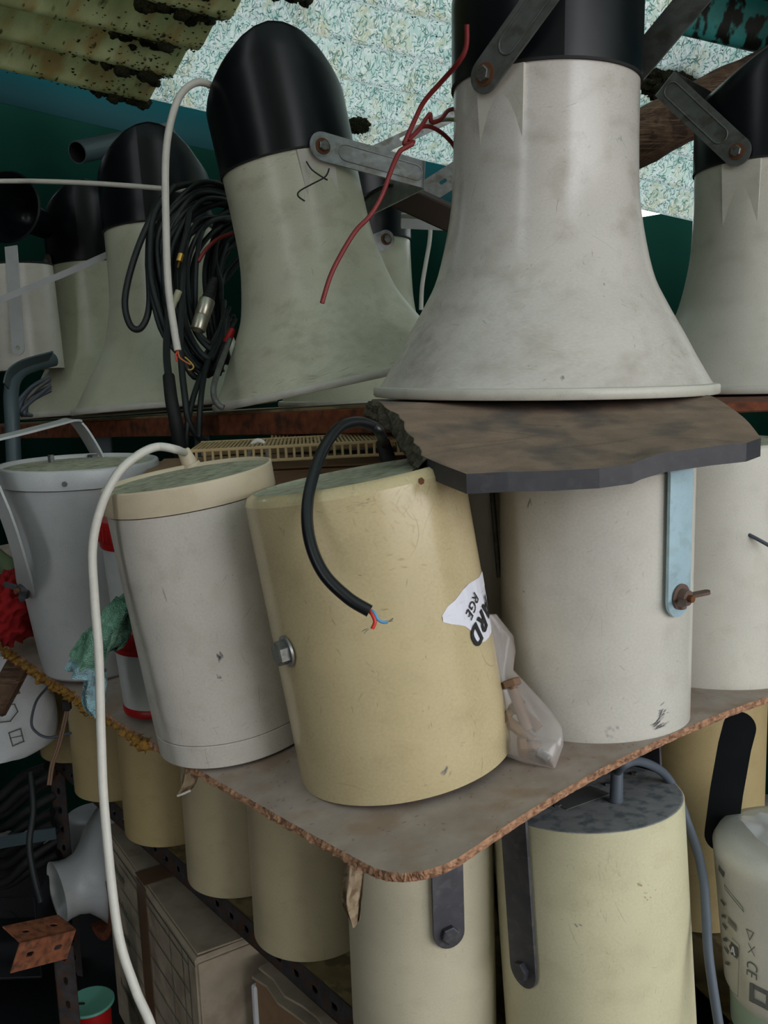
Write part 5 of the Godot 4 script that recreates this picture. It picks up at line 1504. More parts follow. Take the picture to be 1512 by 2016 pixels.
func build_small_things() -> void:
	# bag of bolts
	var o := thing("bolt_bag", "clear plastic bag of rusty bolts slumped between two speakers", "plastic bag", Vector3.ZERO)
	var left := [Vector3(0.0925, 1.2625, -0.8740), Vector3(0.0980, 1.2356, -0.8648), Vector3(0.1017, 1.2183, -0.8571), Vector3(0.1017, 1.1956, -0.8486), Vector3(0.1046, 1.1748, -0.8353), Vector3(0.1050, 1.1547, -0.8220), Vector3(0.1069, 1.1408, -0.8098), Vector3(0.1205, 1.1389, -0.7994), Vector3(0.1458, 1.1367, -0.7889)]
	var right := [Vector3(0.1070, 1.2559, -0.8831), Vector3(0.1257, 1.2338, -0.8848), Vector3(0.1256, 1.2212, -0.8778), Vector3(0.1210, 1.2056, -0.8653), Vector3(0.1360, 1.1895, -0.8476), Vector3(0.1512, 1.1734, -0.8320), Vector3(0.1595, 1.1626, -0.8202), Vector3(0.1577, 1.1532, -0.8066), Vector3(0.1478, 1.1371, -0.7900)]
	var bn := FastNoiseLite.new()
	bn.seed = 21
	bn.frequency = 14.0
	var st := fresh()
	next_group(st)
	var thick := [0.004, 0.006, 0.010, 0.012, 0.022, 0.030, 0.032, 0.026, 0.004]
	var ring := func(i: int, j: int) -> Vector3:
		var c: Vector3 = (left[i] + right[i]) / 2
		var w: Vector3 = (right[i] - left[i]) / 2
		var f := TAU * (j % 28) / 28
		var fold := 1.0 + 0.25 * sin(f * 5.0 + i * 0.8) * absf(cos(f))
		var p: Vector3 = c + w * cos(f) + Vector3(0.1, 0.35, 0.9).normalized() * sin(f) * thick[i] * fold
		return p + Vector3(1, 1, 1) * 0.003 * bn.get_noise_3dv(p * 6.0)
	for i in 8:
		for j in 28:
			quad(st, ring.call(i + 1, j), ring.call(i, j), ring.call(i, j + 1), ring.call(i + 1, j + 1))
	M.bag = mat(Color(0.90, 0.86, 0.84, 0.24), 0.22)
	M.bag.transparency = BaseMaterial3D.TRANSPARENCY_ALPHA
	part(o, "bag", st, M.bag)
	var bolts := [[Vector3(0.1166, 1.1975, -0.8387), Vector3(0.1287, 1.1589, -0.8196)], [Vector3(0.1107, 1.1677, -0.8271), Vector3(0.1335, 1.1509, -0.8144)], [Vector3(0.1351, 1.1473, -0.8017), Vector3(0.1454, 1.1401, -0.7945)], [Vector3(0.1224, 1.1748, -0.8403), Vector3(0.1418, 1.1578, -0.8235)], [Vector3(0.1241, 1.1507, -0.8062), Vector3(0.1397, 1.1510, -0.8063)]]
	for k in bolts.size():
		var a: Vector3 = bolts[k][0]
		var b: Vector3 = bolts[k][1]
		var bt := thing("bolt", ["long rusty bolt seen through the clear bag", "rusty bolt lying low in the clear bag", "bright threaded bolt end at the tip of the clear bag", "brown bolt under the long one in the clear bag", "short rusty bolt in the bottom of the clear bag"][k], "bolt", a, along(b - a), "bolts in the clear bag")
		st = fresh()
		var ln := a.distance_to(b)
		var r := 0.0058
		var pr := []
		for q in int(ln / 0.0022):
			pr.append(Vector2(r, q * 0.0022))
			pr.append(Vector2(r * 0.86, q * 0.0022 + 0.0011))
		lathe(st, [[Vector2(0, 0), Vector2(r, 0)], pr, [Vector2(r * 0.86, pr[pr.size() - 1].y), Vector2(0, pr[pr.size() - 1].y)]], 14)
		part(bt, "thread", st, M.bolt if k == 2 else M.bolt_brown)
		if k != 2:
			hex_bolt(bt, Vector3(0, 0, 0), Vector3.DOWN, 0.010, 0.007, M.bolt_brown, M.rust, 0.0, "head")
	# tan plastic grilles lying behind the speakers
	grille("tan slotted plastic grille lying behind the two leaning speakers", Vector3(-0.2326, 1.3951, -1.0968), Vector3(0.0300, 1.4037, -1.1184), 0.020, 27, 0.14)
	grille("farther tan plastic grille with square holes under the rusty rail", Vector3(-0.1590, 1.3908, -1.2884), Vector3(0.1121, 1.4019, -1.3103), 0.020, 24, 0.10)
	# carton that carries them
	var cb := thing("storage_carton", "brown carton standing behind the leaning speakers in the shade", "carton", Vector3(-0.07, board_y(-0.07, -1.285) + 0.003, -1.285), Basis(Vector3.UP, 0.12))
	st = fresh()
	box(st, Vector3(0.50, 0.252, 0.26), 0.004, Transform3D(Basis(), Vector3(0, 0.126, 0)))
	part(cb, "body", st, M.card_brown)
	st = fresh()
	box(st, Vector3(0.49, 0.003, 0.125), 0.001, Transform3D(Basis(Vector3.RIGHT, 0.03), Vector3(0, 0.2565, 0.065)))
	part(cb, "flap", st, M.card_brown)
	tag(cable(self, "cream_loop", [Vector3(-0.1703, 1.3973, -1.1680), Vector3(-0.1673, 1.4101, -1.1699), Vector3(-0.1599, 1.4175, -1.1711), Vector3(-0.1515, 1.4147, -1.1706), Vector3(-0.1467, 1.4042, -1.1690), Vector3(-0.1457, 1.3952, -1.1676)], 0.0032, M.white_cable), "small loop of cream cable poking up behind the grille", "cable")
	# posts seen in the dark behind
	for k in 4:
		var b2: Vector3 = [Vector3(-0.3820, 1.3646, -1.9500), Vector3(-0.2015, 1.3582, -1.9500), Vector3(-0.0496, 1.3638, -1.9500), Vector3(-0.5904, 1.3718, -1.9500)][k]
		st = fresh()
		box(st, Vector3(0.032, 1.39, 0.012), 0.002, Transform3D(Basis(), Vector3(b2.x, 0.695, b2.z)))
		tag(part(self, "metal_upright", st, M.blue_grey), ["grey-blue steel upright in the dark behind the hanging cable ends", "grey-blue steel upright in the dark behind the small cream cable loop", "grey-blue steel upright in the dark above the black lead's bend", "grey-blue steel upright in the dark behind the tapered speaker's strap"][k], "upright", "grey uprights under the rusty rail")
	# towel and tubs
	tub("red_lid_tub", "white tub with red lid and red base band on the hardboard shelf", Vector3(-0.276, board_y(-0.276, -1.048) + 0.001, -1.048), 0.050, 0.103, "white tubs with red lids")
	tub("red_lid_tub", "tapered white tub with dusty red lid stacked on the lower tub", Vector3(-0.280, board_y(-0.276, -1.048) + 0.1045, -1.062), 0.056, 0.125, "white tubs with red lids", false)
	o = thing("hand_towel", "green terry towel with a pale blue hem draped between two tubs", "towel", Vector3.ZERO)
	towel(o, "cloth", [Vector3(-0.2775, 1.2673, -0.9760), Vector3(-0.2885, 1.2589, -0.9595), Vector3(-0.2970, 1.2486, -0.9427), Vector3(-0.3079, 1.2329, -0.9352), Vector3(-0.3182, 1.2147, -0.9324), Vector3(-0.3261, 1.2013, -0.9334)], [0.016, 0.030, 0.042, 0.044, 0.040, 0.038], Vector3(0.7, 0.55, 0.1), M.terry, 31)
	towel(o, "hem", [Vector3(-0.3250, 1.2023, -0.9336), Vector3(-0.3278, 1.1971, -0.9328), Vector3(-0.3305, 1.1904, -0.9328)], [0.038, 0.037, 0.036], Vector3(0.9, 0.25, 0.1), M.terry_pale, 32)
	towel(o, "cloth", [Vector3(-0.2753, 1.2517, -0.9634), Vector3(-0.2863, 1.2426, -0.9570), Vector3(-0.2935, 1.2307, -0.9501), Vector3(-0.3010, 1.2192, -0.9483), Vector3(-0.3095, 1.2082, -0.9517)], [0.030, 0.034, 0.030, 0.022, 0.010], Vector3(0.7, 0.6, 0.1), M.terry, 33)
	towel(o, "cloth", [Vector3(-0.3176, 1.1934, -0.9494), Vector3(-0.3204, 1.1788, -0.9472), Vector3(-0.3220, 1.1643, -0.9449), Vector3(-0.3197, 1.1518, -0.9430), Vector3(-0.3162, 1.1424, -0.9416)], [0.024, 0.026, 0.026, 0.022, 0.008], Vector3(1, 0.1, 0.1), M.terry_pale, 34)
	# steel bar and straps seen between the two nearest horns
	o = thing("steel_bar", "dark brown square steel bar slanting between the two nearest horns", "steel bar")
	var a := Vector3(0.0350, 1.8402, -1.8230)
	var b := Vector3(0.2570, 1.7210, -1.7540)
	st = fresh()
	box(st, Vector3(0.045, a.distance_to(b), 0.045), 0.003, Transform3D(along(b - a, Vector3(0.2, 1, 0.3)), (a + b) / 2))
	part(o, "bar", st, M.bar)
	o = thing("white_channel", "white steel channel offcut under the brown bar", "steel channel")
	a = Vector3(0.0568, 1.8019, -1.9688)
	b = Vector3(0.2043, 1.7906, -1.9671)
	st = fresh()
	strap(st, PackedVector3Array([a, b]), Vector3(0, 1, 0.3), 0.020, 0.004, false)
	strap(st, PackedVector3Array([a + Vector3(0, 0.012, -0.03), b + Vector3(0, 0.012, -0.03)]), Vector3(0, 0.3, 1), 0.06, 0.003, false)
	part(o, "channel", st, M.grey_white)
	for q in [["pale steel strap with a hole slanting up before the bright roof", Vector3(-0.0149, 1.8771, -1.6971), Vector3(0.1770, 1.9559, -1.7093), 0.020, M.steel], ["dull steel plate behind the leaning horn's bracket", Vector3(0.0957, 1.8390, -1.8734), Vector3(0.2030, 1.9016, -1.8830), 0.045, M.steel_dull]]:
		st = fresh()
		var d: Vector3 = q[2] - q[1]
		var face := Vector3(0, 0, 1)
		var x := d.normalized().cross(face).normalized()
		plate(st, rect2(-q[3] / 2, 0, q[3] / 2, d.length()), [stadium(0.016, 0.007, Vector2(0, d.length() * 0.34))], 0.003, Transform3D(Basis(x, d.normalized(), x.cross(d.normalized())), q[1]))
		tag(part(self, "steel_strap", st, q[4]), q[0], "steel strap")

func towel(o: Node3D, called: String, line: Array, widths: Array, wide: Vector3, m: Material, seed_no: int) -> void:
	var fn := FastNoiseLite.new()
	fn.seed = seed_no
	fn.frequency = 40.0
	var pts := smooth_line(line, 5)
	var rows := []
	for i in pts.size():
		var w: float = curve_list(widths, float(i) / (pts.size() - 1))
		var d := (pts[min(i + 1, pts.size() - 1)] - pts[max(i - 1, 0)]).normalized()
		var x := (wide - d * d.dot(wide)).normalized()
		var n := d.cross(x).normalized()
		if n.z < 0:
			n = -n
		var row := []
		for j in 17:
			var u := -1.0 + 2.0 * j / 16.0
			var p: Vector3 = pts[i] + x * u * w / 2 + n * (0.008 * cos(u * 4.2) + 0.003 * sin(u * 9.0 + i * 0.3))
			row.append(p + n * 0.0035 * fn.get_noise_3dv(p * 2.0))
		rows.append(row)
	var st := fresh()
	sheet(st, rows, Vector3(0, 0, -0.004))
	part(o, called, st, m)

func curve_list(v: Array, t: float) -> float:
	var f: float = t * (v.size() - 1)
	var i: int = min(int(f), v.size() - 2)
	return lerp(float(v[i]), float(v[i + 1]), f - i)

func grille(label: String, a: Vector3, b: Vector3, h: float, n: int, deep: float) -> void:
	var d := b - a
	d.y *= 0.3
	var ln := d.length()
	var x := d.normalized()
	var z := Vector3(0.0, 0, 1).slide(x).normalized()
	var y := z.cross(x).normalized()
	var o := thing("plastic_grille", label, "grille", a, Basis(x, y, z))
	var st := fresh()
	box(st, Vector3(ln, 0.004, 0.004), 0.0008, Transform3D(Basis(), Vector3(ln / 2, h - 0.002, 0)))
	box(st, Vector3(ln, 0.004, 0.004), 0.0008, Transform3D(Basis(), Vector3(ln / 2, 0.002, 0)))
	for k in n + 1:
		box(st, Vector3(0.0032, h - 0.006, 0.0035), 0.0006, Transform3D(Basis(), Vector3(ln * k / n, h / 2, 0)))
	part(o, "front_lip", st, M.grille)
	st = fresh()
	box(st, Vector3(ln, 0.004, 0.004), 0.0008, Transform3D(Basis(), Vector3(ln / 2, h - 0.002, -deep)))
	box(st, Vector3(ln, 0.012, 0.004), 0.0008, Transform3D(Basis(), Vector3(ln / 2, 0.006, -deep)))
	part(o, "rear_lip", st, M.grille)
	var slat := fresh()
	box(slat, Vector3(0.0028, 0.0025, deep), 0.0005)
	slat.generate_normals()
	var mesh := slat.commit()
	for k in n * 2:
		var s := MeshInstance3D.new()
		s.name = "slat"
		s.mesh = mesh
		s.material_override = M.grille
		s.position = Vector3(ln * (k + 0.5) / (n * 2), h - 0.002, -deep / 2)
		o.add_child(s, true)

func build_left_clutter() -> void:
	# black horn bell facing out, and the pipe above it
	var a := Vector3(-0.8007, 1.8827, -2.0825)
	var o := thing("black_horn_bell", "small black horn bell turned outward above the strapped white speaker", "loudspeaker", a, along(Vector3(-0.15, 0.1, 1.0)))
	var st := fresh()
	lathe(st, [[Vector2(0.03, -0.16), Vector2(0.034, -0.10), Vector2(0.045, -0.05), Vector2(0.066, -0.012), Vector2(0.078, 0.0)], [Vector2(0.078, 0.0), Vector2(0.074, 0.002)], [Vector2(0.074, 0.002), Vector2(0.060, -0.012), Vector2(0.040, -0.05), Vector2(0.028, -0.10), Vector2(0.0, -0.10)]], 40)
	part(o, "bell", st, M.cap)
	a = Vector3(-0.6915, 2.0331, -2.2574)
	var b := Vector3(-0.5440, 2.1503, -2.5789)
	o = thing("steel_pipe", "dark open-ended steel pipe lying behind the horn covers", "pipe", a, along(b - a))
	st = fresh()
	var ln := a.distance_to(b)
	lathe(st, [[Vector2(0.026, 0.0), Vector2(0.026, ln)], [Vector2(0.023, 0.0), Vector2(0.026, 0.0)]], 28)
	part(o, "outer_wall", st, M.blue_grey)
	st = fresh()
	lathe(st, [[Vector2(0.023, ln), Vector2(0.023, 0.0)]], 28)
	part(o, "inner_wall", st, M.seam)
	# strapped white speaker at the far left
	var base := Vector3(-0.8101, 1.5316, -2.1498)
	o = plain_box_speaker("strapped_white_speaker", "white cylinder speaker with dark rim and a hanging white strap", base, Vector3(-0.03, 1, 0), 0.078, 0.235, M.white_shell, M.seam, "")
	st = fresh()
	lathe(st, [[Vector2(0.0785, 0.231), Vector2(0.0795, 0.233), Vector2(0.0785, 0.236), Vector2(0.07, 0.237)]], 48)
	part(o, "rim", st, M.seam)
	var q0: Vector3 = Vector3(-0.7853, 1.5613, -2.0330) - base
	var q1: Vector3 = Vector3(-0.7870, 1.7976, -2.0694) - base
	var d := q1 - q0
	var x := d.normalized().cross(Vector3(-0.2, 0, 1)).normalized()
	st = fresh()
	plate(st, stadium(d.length(), 0.030, Vector2.ZERO, true), [disc2(0.0055, Vector2(0, 0.016), 12)], 0.003, Transform3D(Basis(x, d.normalized(), x.cross(d.normalized())), q0))
	part(o, "strap", st, M.grey_white, "white strap with a bolt hole")
	# bent steel tube frame
	o = thing("bent_tube", "bent grey steel tube leg rising beside the rusty rail", "steel tube")
	cable(o, "tube", [Vector3(-0.7045, 1.3379, -1.7457), Vector3(-0.7052, 1.4293, -1.7597), Vector3(-0.7093, 1.4821, -1.7780), Vector3(-0.7083, 1.5138, -1.8031), Vector3(-0.6906, 1.5329, -1.8263), Vector3(-0.6579, 1.5462, -1.8789)], 0.014, M.blue_grey, "", 16)
	st = fresh()
	strap(st, smooth_line([Vector3(-0.7022, 1.4969, -1.7398), Vector3(-0.6978, 1.5204, -1.7535), Vector3(-0.6799, 1.5391, -1.7867), Vector3(-0.6449, 1.5530, -1.8294)], 4), Vector3(0.1, 0.3, 1.0), 0.03, 0.003, false)
	part(o, "flat_brace", st, M.blue_grey)
	o = thing("wire_bundle", "small bundle of grey wires stuffed beside the far horn", "wires")
	for k in 7:
		var f := k / 6.0
		cable(o, "wire", [Vector3(-0.7023, 1.5126, -1.9749) + Vector3(0, -0.028 * f, 0), Vector3(-0.7345, 1.4926, -1.9516) + Vector3(0.01 * sin(k * 2.0), -0.03 * f, 0), Vector3(-0.7575, 1.4588, -1.9363) + Vector3(0.012 * f, -0.02 * f, 0.01 * cos(k * 3.0)), Vector3(-0.7638, 1.4290, -1.9620) + Vector3(0.02 * f, 0.004, 0)], 0.0042, M.grey_cable if k % 2 == 0 else M.steel_dull, "", 7)
	# things on the shelf's far left end
	tub("red_lid_tub", "small tub with red lid half hidden behind the tapered speaker", Vector3(-0.5702, 1.1130, -1.4121) + Vector3(0.0, 0.0, -0.05), 0.042, 0.105, "white tubs with red lids")
	st = fresh()
	blob(st, Vector3(0.055, 0.05, 0.05), 61, 0.5, Transform3D(Basis(), Vector3(-0.5475, 1.1876, -1.2672)), 4.0, 26)
	tag(part(self, "red_cloth", st, M.red_cloth), "crumpled red cloth at the far end of the hardboard shelf", "cloth")
	tag(cable(self, "green_hose", [Vector3(-0.5955, 1.2561, -1.3385), Vector3(-0.5651, 1.2406, -1.3158), Vector3(-0.5479, 1.2333, -1.3046), Vector3(-0.5472, 1.2209, -1.2926), Vector3(-0.5609, 1.2121, -1.2811)], 0.017, M.green_hose, "", 14), "thick dull green hose lying above the red cloth", "hose")
	# ragged yellow foam along the board's far edge
	o = thing("foam_crumbs", "ragged strip of yellow foam stuck along the shelf's far edge", "foam")
	rng.seed = 31
	for k in 30:
		var l := 0.44 + 0.56 * k / 29.0
		var p := board_point(-0.003, l) + Vector3(0, -0.004 - 0.003 * rng.randf(), 0)
		st = fresh()
		var r := 0.003 + 0.004 * rng.randf()
		blob(st, Vector3(r * 1.7, r, r * 1.2), 300 + k, 0.8, Transform3D(Basis(Vector3.UP, rng.randf() * 3.0), p), 3.0, 8)
		part(o, "foam_piece", st, M.foam)

func build_bottom_left() -> void:
	# cartons under the plywood shelf
	var d := Vector3(-0.535, 0, -0.845)
	var r := Vector3(0.845, 0, -0.535)
	var o := thing("carton", "grey-brown carton with green lettering and a ruled grid, under the plywood shelf", "carton", Vector3(-0.291, 0.30, -1.193) + d * 0.47, Basis(-d, Vector3.UP, -r).orthonormalized())
	var st := fresh()
	box(st, Vector3(0.47, 0.38, 0.24), 0.004, Transform3D(Basis(), Vector3(0.235, 0.19, -0.12)))
	part(o, "body", st, M.card)
	for k in 2:
		st = fresh()
		box(st, Vector3(0.465, 0.003, 0.112), 0.001, Transform3D(Basis(Vector3.RIGHT, -0.03 + 0.06 * k), Vector3(0.235, 0.383, -0.060 - 0.117 * k)))
		part(o, "flap", st, M.card)
	st = fresh()
	box(st, Vector3(0.003, 0.37, 0.235), 0.001, Transform3D(Basis(), Vector3(0.4718, 0.188, -0.12)))
	part(o, "end_panel", st, M.card)
	st = fresh()
	box(st, Vector3(0.05, 0.375, 0.0012), 0.0003, Transform3D(Basis(), Vector3(0.225, 0.192, 0.0008)))
	box(st, Vector3(0.05, 0.0012, 0.24), 0.0003, Transform3D(Basis(), Vector3(0.225, 0.3872, -0.118)))
	part(o, "tape", st, M.tape, "strip of brown packing tape")
	st = fresh()
	var ft := Transform3D(Basis(), Vector3(0, 0, 0.0008))
	for k in 8:
		print_line(st, [Vector2(0.10, 0.355 - 0.045 * k), Vector2(0.44, 0.355 - 0.045 * k)], 0.0018, 0.0, 0.0, 0.0, ft)
	for x in [0.36, 0.415, 0.44]:
		print_line(st, [Vector2(x, 0.37), Vector2(x, 0.0)], 0.0018, 0.0, 0.0, 0.0, ft)
	print_line(st, [Vector2(0.0, 0.37), Vector2(0.47, 0.37)], 0.0022, 0.0, 0.0, 0.0, ft)
	part(o, "ruled_print", st, M.green_print)
	for k in 5:
		st = fresh()
		rng.seed = 400 + k
		for q in 9:                                  # worn green print that can no longer be read: strokes only
			var x0 := 0.045 + 0.0095 * q
			print_line(st, [Vector2(x0, 0.325 - 0.06 * k), Vector2(x0 + 0.002, 0.325 - 0.06 * k + 0.008 + 0.012 * rng.randf())], 0.0028, 0.0, 0.0, 0.0, ft)
			print_line(st, [Vector2(x0, 0.333 - 0.06 * k), Vector2(x0 + 0.006, 0.335 - 0.06 * k)], 0.0022, 0.0, 0.0, 0.0, ft)
		part(o, "worn_print", st, M.green_print)
	d = Vector3(0.6439, 0, 0.7651)
	r = Vector3(0.7651, 0, -0.6439)
	o = thing("carton", "battered brown carton with torn white corner, beside the ruled carton", "carton", Vector3(-0.213, 0.30, -1.198), Basis(d, Vector3.UP, d.cross(Vector3.UP)).orthonormalized())
	st = fresh()
	box(st, Vector3(0.42, 0.345, 0.16), 0.004, Transform3D(Basis(), Vector3(0.212, 0.1725, -0.082 if o.basis.z.dot(r) < 0 else 0.082)))
	part(o, "body", st, M.card_brown)
	var s := -1.0 if o.basis.z.dot(r) < 0 else 1.0
	st = fresh()
	for k in 2:
		var rows := []
		for i in 2:
			var row := []
			for j in 13:
				row.append(Vector3(0.42 * j / 12.0, 0.348 + 0.006 * k + 0.003 * sin(j * 1.7 + k), s * (0.0 + 0.15 * i + 0.012 * k + 0.003 * sin(j * 2.3))))
			rows.append(row)
		if s < 0:
			rows.reverse()
		rows.reverse()
		sheet(st, rows, Vector3(0, -0.004, 0))
	part(o, "flap", st, M.card, "worn flaps")
	st = fresh()
	box(st, Vector3(0.012, 0.33, 0.012), 0.003, Transform3D(Basis(), Vector3(0.003, 0.17, s * 0.004)))
	part(o, "torn_corner", st, M.sack, "torn white corner")
	# lying white horn with its throat turned outward
	var a := Vector3(-0.6549, 0.5306, -1.6315)
	o = thing("lying_horn", "white horn lying on its side with its round throat turned outward", "loudspeaker", a, along(Vector3(0.80, 0.03, -0.60)).scaled(Vector3.ONE * 1.2))
	st = fresh()
	lathe(st, [[Vector2(0.049, 0.0), Vector2(0.046, 0.012), Vector2(0.045, 0.025), Vector2(0.050, 0.042), Vector2(0.066, 0.058), Vector2(0.085, 0.072), Vector2(0.105, 0.095), Vector2(0.118, 0.125), Vector2(0.122, 0.16)], [Vector2(0.0455, 0.001), Vector2(0.049, 0.0)], [Vector2(0.0, 0.16), Vector2(0.030, 0.15), Vector2(0.040, 0.06), Vector2(0.0455, 0.001)]], 56)
	part(o, "bell", st, M.grey_white)
	st = fresh()
	var arc := []
	for k in 13:
		var f := deg_to_rad(-10.0 + 120.0 * k / 12.0)
		arc.append(o.basis.inverse() * Vector3(0, -1, 0) * 0.112 * cos(f) + Vector3(0, 0.072 + 0.03 * sin(f), 0) + o.basis.inverse() * Vector3(0.3, 0, 0.95) * 0.112 * sin(f))
	strap(st, PackedVector3Array(arc), Vector3(0, 1, 0), 0.035, 0.012, false)
	part(o, "rim", st, M.rust, "brown rim piece")
	o = thing("standing_horn", "grey-white horn standing in shade behind the ruled carton", "loudspeaker", Vector3(-0.7084, 0.4390, -2.0120) + Vector3(0, -0.16, 0))
	st = fresh()
	lathe(st, [[Vector2(0.0, 0.0), Vector2(0.05, 0.0), Vector2(0.056, 0.06), Vector2(0.055, 0.16), Vector2(0.058, 0.22), Vector2(0.05, 0.225), Vector2(0, 0.225)]], 40)
	part(o, "body", st, M.grey_white)
	# short rust-orange angle iron
	a = Vector3(-0.5461, 0.6947, -1.1914)
	var b := Vector3(-0.4947, 0.6627, -1.2674)
	o = slotted_angle(self, "angle_iron", "short rust-orange slotted angle iron lying under the white horn", a, b, Vector3(-0.2, 0.25, 1.0), 0.046, M.orange_steel)
	o.set_meta("category", "angle iron")
	o = thing("red_tub", "red tub with a pale teal lid at the foot of the slotted post", "tub", Vector3(-0.5233, 0.4709, -1.3795) + Vector3(0.0, -0.165, -0.02))
	st = fresh()
	lathe(st, [[Vector2(0, 0), Vector2(0.028, 0.0)], [Vector2(0.028, 0.0), Vector2(0.033, 0.16)]], 36)
	part(o, "body", st, M.tub_red)
	st = fresh()
	lathe(st, [[Vector2(0.033, 0.158), Vector2(0.0395, 0.160), Vector2(0.0395, 0.163), Vector2(0.037, 0.164)], [Vector2(0.037, 0.164), Vector2(0, 0.162)]], 36)
	var lid := part(o, "lid", st, M.teal_plastic, "pale teal lid")
	st = fresh()
	plate(st, stadium(0.014, 0.005, Vector2(0, -0.007)), [], 0.001, Transform3D(Basis(Vector3(0, 0, 1), Vector3(1, 0, 0), Vector3(0, 1, 0)), Vector3(-0.014, 0.1635, 0.006)))
	part(lid, "slot", st, M.seam)
	# dark crate and an added near-black shelf standing in for shade on the floor
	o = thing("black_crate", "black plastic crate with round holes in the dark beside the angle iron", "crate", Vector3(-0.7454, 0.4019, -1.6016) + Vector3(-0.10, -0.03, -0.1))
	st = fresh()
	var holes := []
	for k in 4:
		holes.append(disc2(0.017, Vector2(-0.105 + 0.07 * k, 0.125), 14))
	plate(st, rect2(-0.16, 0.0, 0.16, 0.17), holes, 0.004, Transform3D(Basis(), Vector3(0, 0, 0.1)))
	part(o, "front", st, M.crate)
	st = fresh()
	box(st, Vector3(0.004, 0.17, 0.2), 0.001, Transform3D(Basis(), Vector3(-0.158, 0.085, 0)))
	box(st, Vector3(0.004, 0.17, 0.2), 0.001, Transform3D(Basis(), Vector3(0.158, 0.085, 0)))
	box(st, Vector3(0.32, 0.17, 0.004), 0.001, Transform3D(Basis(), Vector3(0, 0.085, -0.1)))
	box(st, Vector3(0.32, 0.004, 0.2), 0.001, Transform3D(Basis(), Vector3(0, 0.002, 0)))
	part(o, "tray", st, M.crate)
	o = thing("added_dark_shelf", "added near-black shelf under the cartons, standing in for shade on the floor", "shelf", Vector3(-0.55, 0.30, -1.45))
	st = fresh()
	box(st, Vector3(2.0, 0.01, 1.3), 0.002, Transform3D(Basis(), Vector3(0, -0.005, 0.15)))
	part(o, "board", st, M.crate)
	# printed sack
	var sb := Vector3(-0.6774, 0.8390, -1.5373)
	o = thing("printed_sack", "white woven sack printed with outline drawings, beside the far tan speaker", "sack", sb + Vector3(-0.045, 0, -0.06))
	st = fresh()
	var fn := FastNoiseLite.new()
	fn.seed = 44
	fn.frequency = 8.0
	next_group(st)
	var sk := func(i: int, j: int) -> Vector3:
		var y := 0.19 * i / 14.0
		var f := TAU * (j % 40) / 40
		var w := 0.100 + 0.012 * sin(i * 0.35) - (0.02 if i == 0 else 0.0)
		var p := Vector3(w * sin(f), y, 0.07 * cos(f) * (1.0 - 0.2 * i / 14.0))
		return p * Vector3(1, 1, 1) + Vector3(sin(f), 0, cos(f)) * 0.005 * fn.get_noise_3dv(p * 12.0)
	for i in 14:
		for j in 40:
			quad(st, sk.call(i, j), sk.call(i, j + 1), sk.call(i + 1, j + 1), sk.call(i + 1, j))
	part(o, "sack", st, M.sack)
	st = fresh()
	var ft2 := Transform3D(Basis(Vector3.UP, 0.25), Vector3(0.018, 0.0, 0.070))
	print_line(st, [Vector2(0.010, 0.098), Vector2(0.028, 0.108), Vector2(0.046, 0.106), Vector2(0.050, 0.092), Vector2(0.036, 0.076), Vector2(0.018, 0.076), Vector2(0.010, 0.098)], 0.0022, 0.0, 0.0, 0.0, ft2)
	print_line(st, [Vector2(0.032, 0.055), Vector2(0.052, 0.060), Vector2(0.055, 0.036), Vector2(0.036, 0.030), Vector2(0.032, 0.055)], 0.0022, 0.0, 0.0, 0.0, ft2)
	print_line(st, [Vector2(0.033, 0.045), Vector2(0.054, 0.047)], 0.0016, 0.0, 0.0, 0.0, ft2)
	print_line(st, [Vector2(0.018, 0.160), Vector2(0.032, 0.132), Vector2(0.022, 0.126), Vector2(0.010, 0.150)], 0.0022, 0.0, 0.0, 0.0, ft2)
	part(o, "printed_outlines", st, M.ink_grey)
	lettering(o, "lettering", "R", 0.026, M.tape, 0.0, 0.0, 0.0, -165.0, Transform3D(Basis(Vector3.UP, 0.3), Vector3(0.066, 0.138, 0.066)), true)
	# wood offcut leaning on the sack
	a = Vector3(-0.5843, 1.0278, -1.2932)
	b = Vector3(-0.5606, 1.0789, -1.3314)
	st = fresh()
	box(st, Vector3(0.035, a.distance_to(b) * 1.2, 0.02), 0.004, Transform3D(along(b - a, Vector3(1, 0, 0)), (a + b) / 2))
	tag(part(self, "wood_offcut", st, M.log), "brown splintered wood offcut leaning on the printed sack", "wood")
	# thin cables before the far speakers
	tag(cable(self, "grey_cable", [Vector3(-0.4555, 1.1046, -1.2140), Vector3(-0.5074, 1.0551, -1.3075), Vector3(-0.5689, 0.9956, -1.4097), Vector3(-0.5782, 0.9636, -1.4047), Vector3(-0.5703, 0.9491, -1.3975), Vector3(-0.5484, 0.9407, -1.3911), Vector3(-0.5117, 0.9466, -1.3920)], 0.0022, M.grey_cable, "", 7), "thin grey cable looped round the far tan speaker", "cable")
	o = thing("plug_cable", "flat brown twin cable with black plug hanging before the far speakers", "cable")
	for q in [-1, 1]:
		cable(o, "cable", [Vector3(-0.4362, 1.1016, -1.1933) + Vector3(0.0016 * q, 0, 0), Vector3(-0.4388, 1.0649, -1.1876) + Vector3(0.0016 * q, 0, 0), Vector3(-0.4446, 1.0392, -1.1837) + Vector3(0.0016 * q, 0, 0), Vector3(-0.4524, 1.0122, -1.1795) + Vector3(0.0016 * q, 0, 0), Vector3(-0.4615, 0.9887, -1.1759) + Vector3(0.0016 * q, 0, 0), Vector3(-0.4666, 0.9616, -1.1717) + Vector3(0.0016 * q, 0, 0)], 0.0019, M.tape, "", 7)
	st = fresh()
	box(st, Vector3(0.012, 0.014, 0.010), 0.002, Transform3D(Basis(), Vector3(-0.4395, 1.0670, -1.1880)))
	part(o, "plug", st, M.rubber, "black plug")
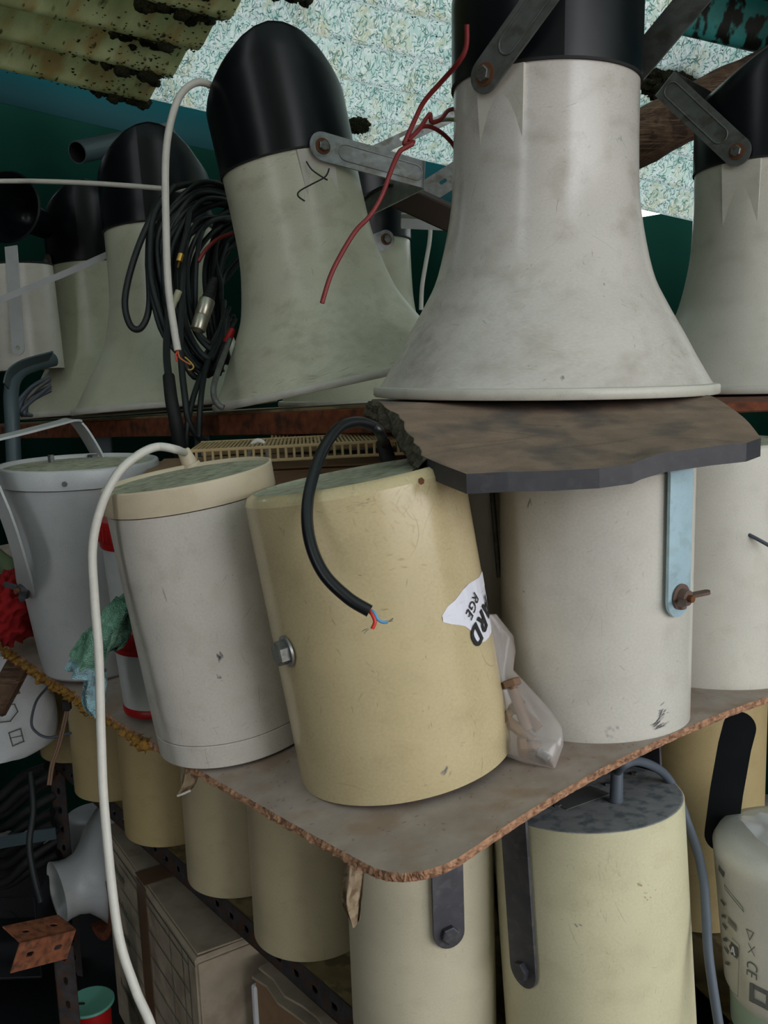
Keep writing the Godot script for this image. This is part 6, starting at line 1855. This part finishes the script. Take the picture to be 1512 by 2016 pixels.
	# dark hoses in the shade on the left
	o = thing("dark_hoses", "tangle of dark hoses hanging in the shade at the left", "hoses")
	rng.seed = 9
	for k in 9:
		var y0 := 1500 + 26 * k
		var q0: Vector3 = Vector3(-0.8572, 0.7074, -1.7498) + Vector3(0, -0.026 * k, 0.02 * sin(k * 2.0))
		var q1: Vector3 = Vector3(-0.6728, 0.7628, -1.7077) + Vector3(0, -0.024 * k, 0.02 * cos(k * 1.4))
		cable(o, "hose", [q0, q0.lerp(q1, 0.35) + Vector3(0, -0.02 - 0.02 * rng.randf(), 0.02), q0.lerp(q1, 0.7) + Vector3(0, -0.01, 0.03 * rng.randf()), q1], 0.009, M.rubber, "", 9)
	cable(o, "hose", [Vector3(-0.6738, 0.7864, -1.6102), Vector3(-0.6626, 0.7301, -1.5813), Vector3(-0.6643, 0.6758, -1.5527), Vector3(-0.6549, 0.6261, -1.5349), Vector3(-0.6438, 0.5759, -1.5272)], 0.006, M.black_cable_old, "", 9)
	a = Vector3(-0.8348, 0.6242, -1.6358)
	b = Vector3(-0.6677, 0.6242, -1.6864)
	st = fresh()
	strap(st, PackedVector3Array([a, b]), Vector3(0, 1, 0.2), 0.026, 0.004, false)
	tag(part(self, "steel_strip", st, M.blue_grey), "dim grey steel strip crossing behind the dark hoses", "steel strip")
	# scraps of paper hanging under the hardboard shelf
	var scraps := [["brown torn paper label hanging below the shelf's rounded corner", [Vector3(-0.0369, 1.1068, -0.7388), Vector3(-0.0378, 1.0808, -0.7348), Vector3(-0.0406, 1.0505, -0.7301), Vector3(-0.0370, 1.0287, -0.7268)], [0.016, 0.018, 0.019, 0.005]], ["small crumpled paper scrap with white string under the shelf edge", [Vector3(-0.2187, 1.1043, -0.9509), Vector3(-0.2244, 1.0688, -0.9454), Vector3(-0.2317, 1.0526, -0.9429)], [0.012, 0.019, 0.008]]]
	for k in 2:
		var c: Array = scraps[k]
		o = thing("paper_scrap", c[0], "paper")
		towel(o, "paper", c[1], c[2], Vector3(1, 0, 0.2), M.paper, 71 + k)
		if k == 1:
			cable(o, "string", [Vector3(-0.2217, 1.0554, -0.9413), Vector3(-0.2283, 1.0537, -0.9380), Vector3(-0.2356, 1.0512, -0.9376)], 0.0014, M.white_cable, "", 6)
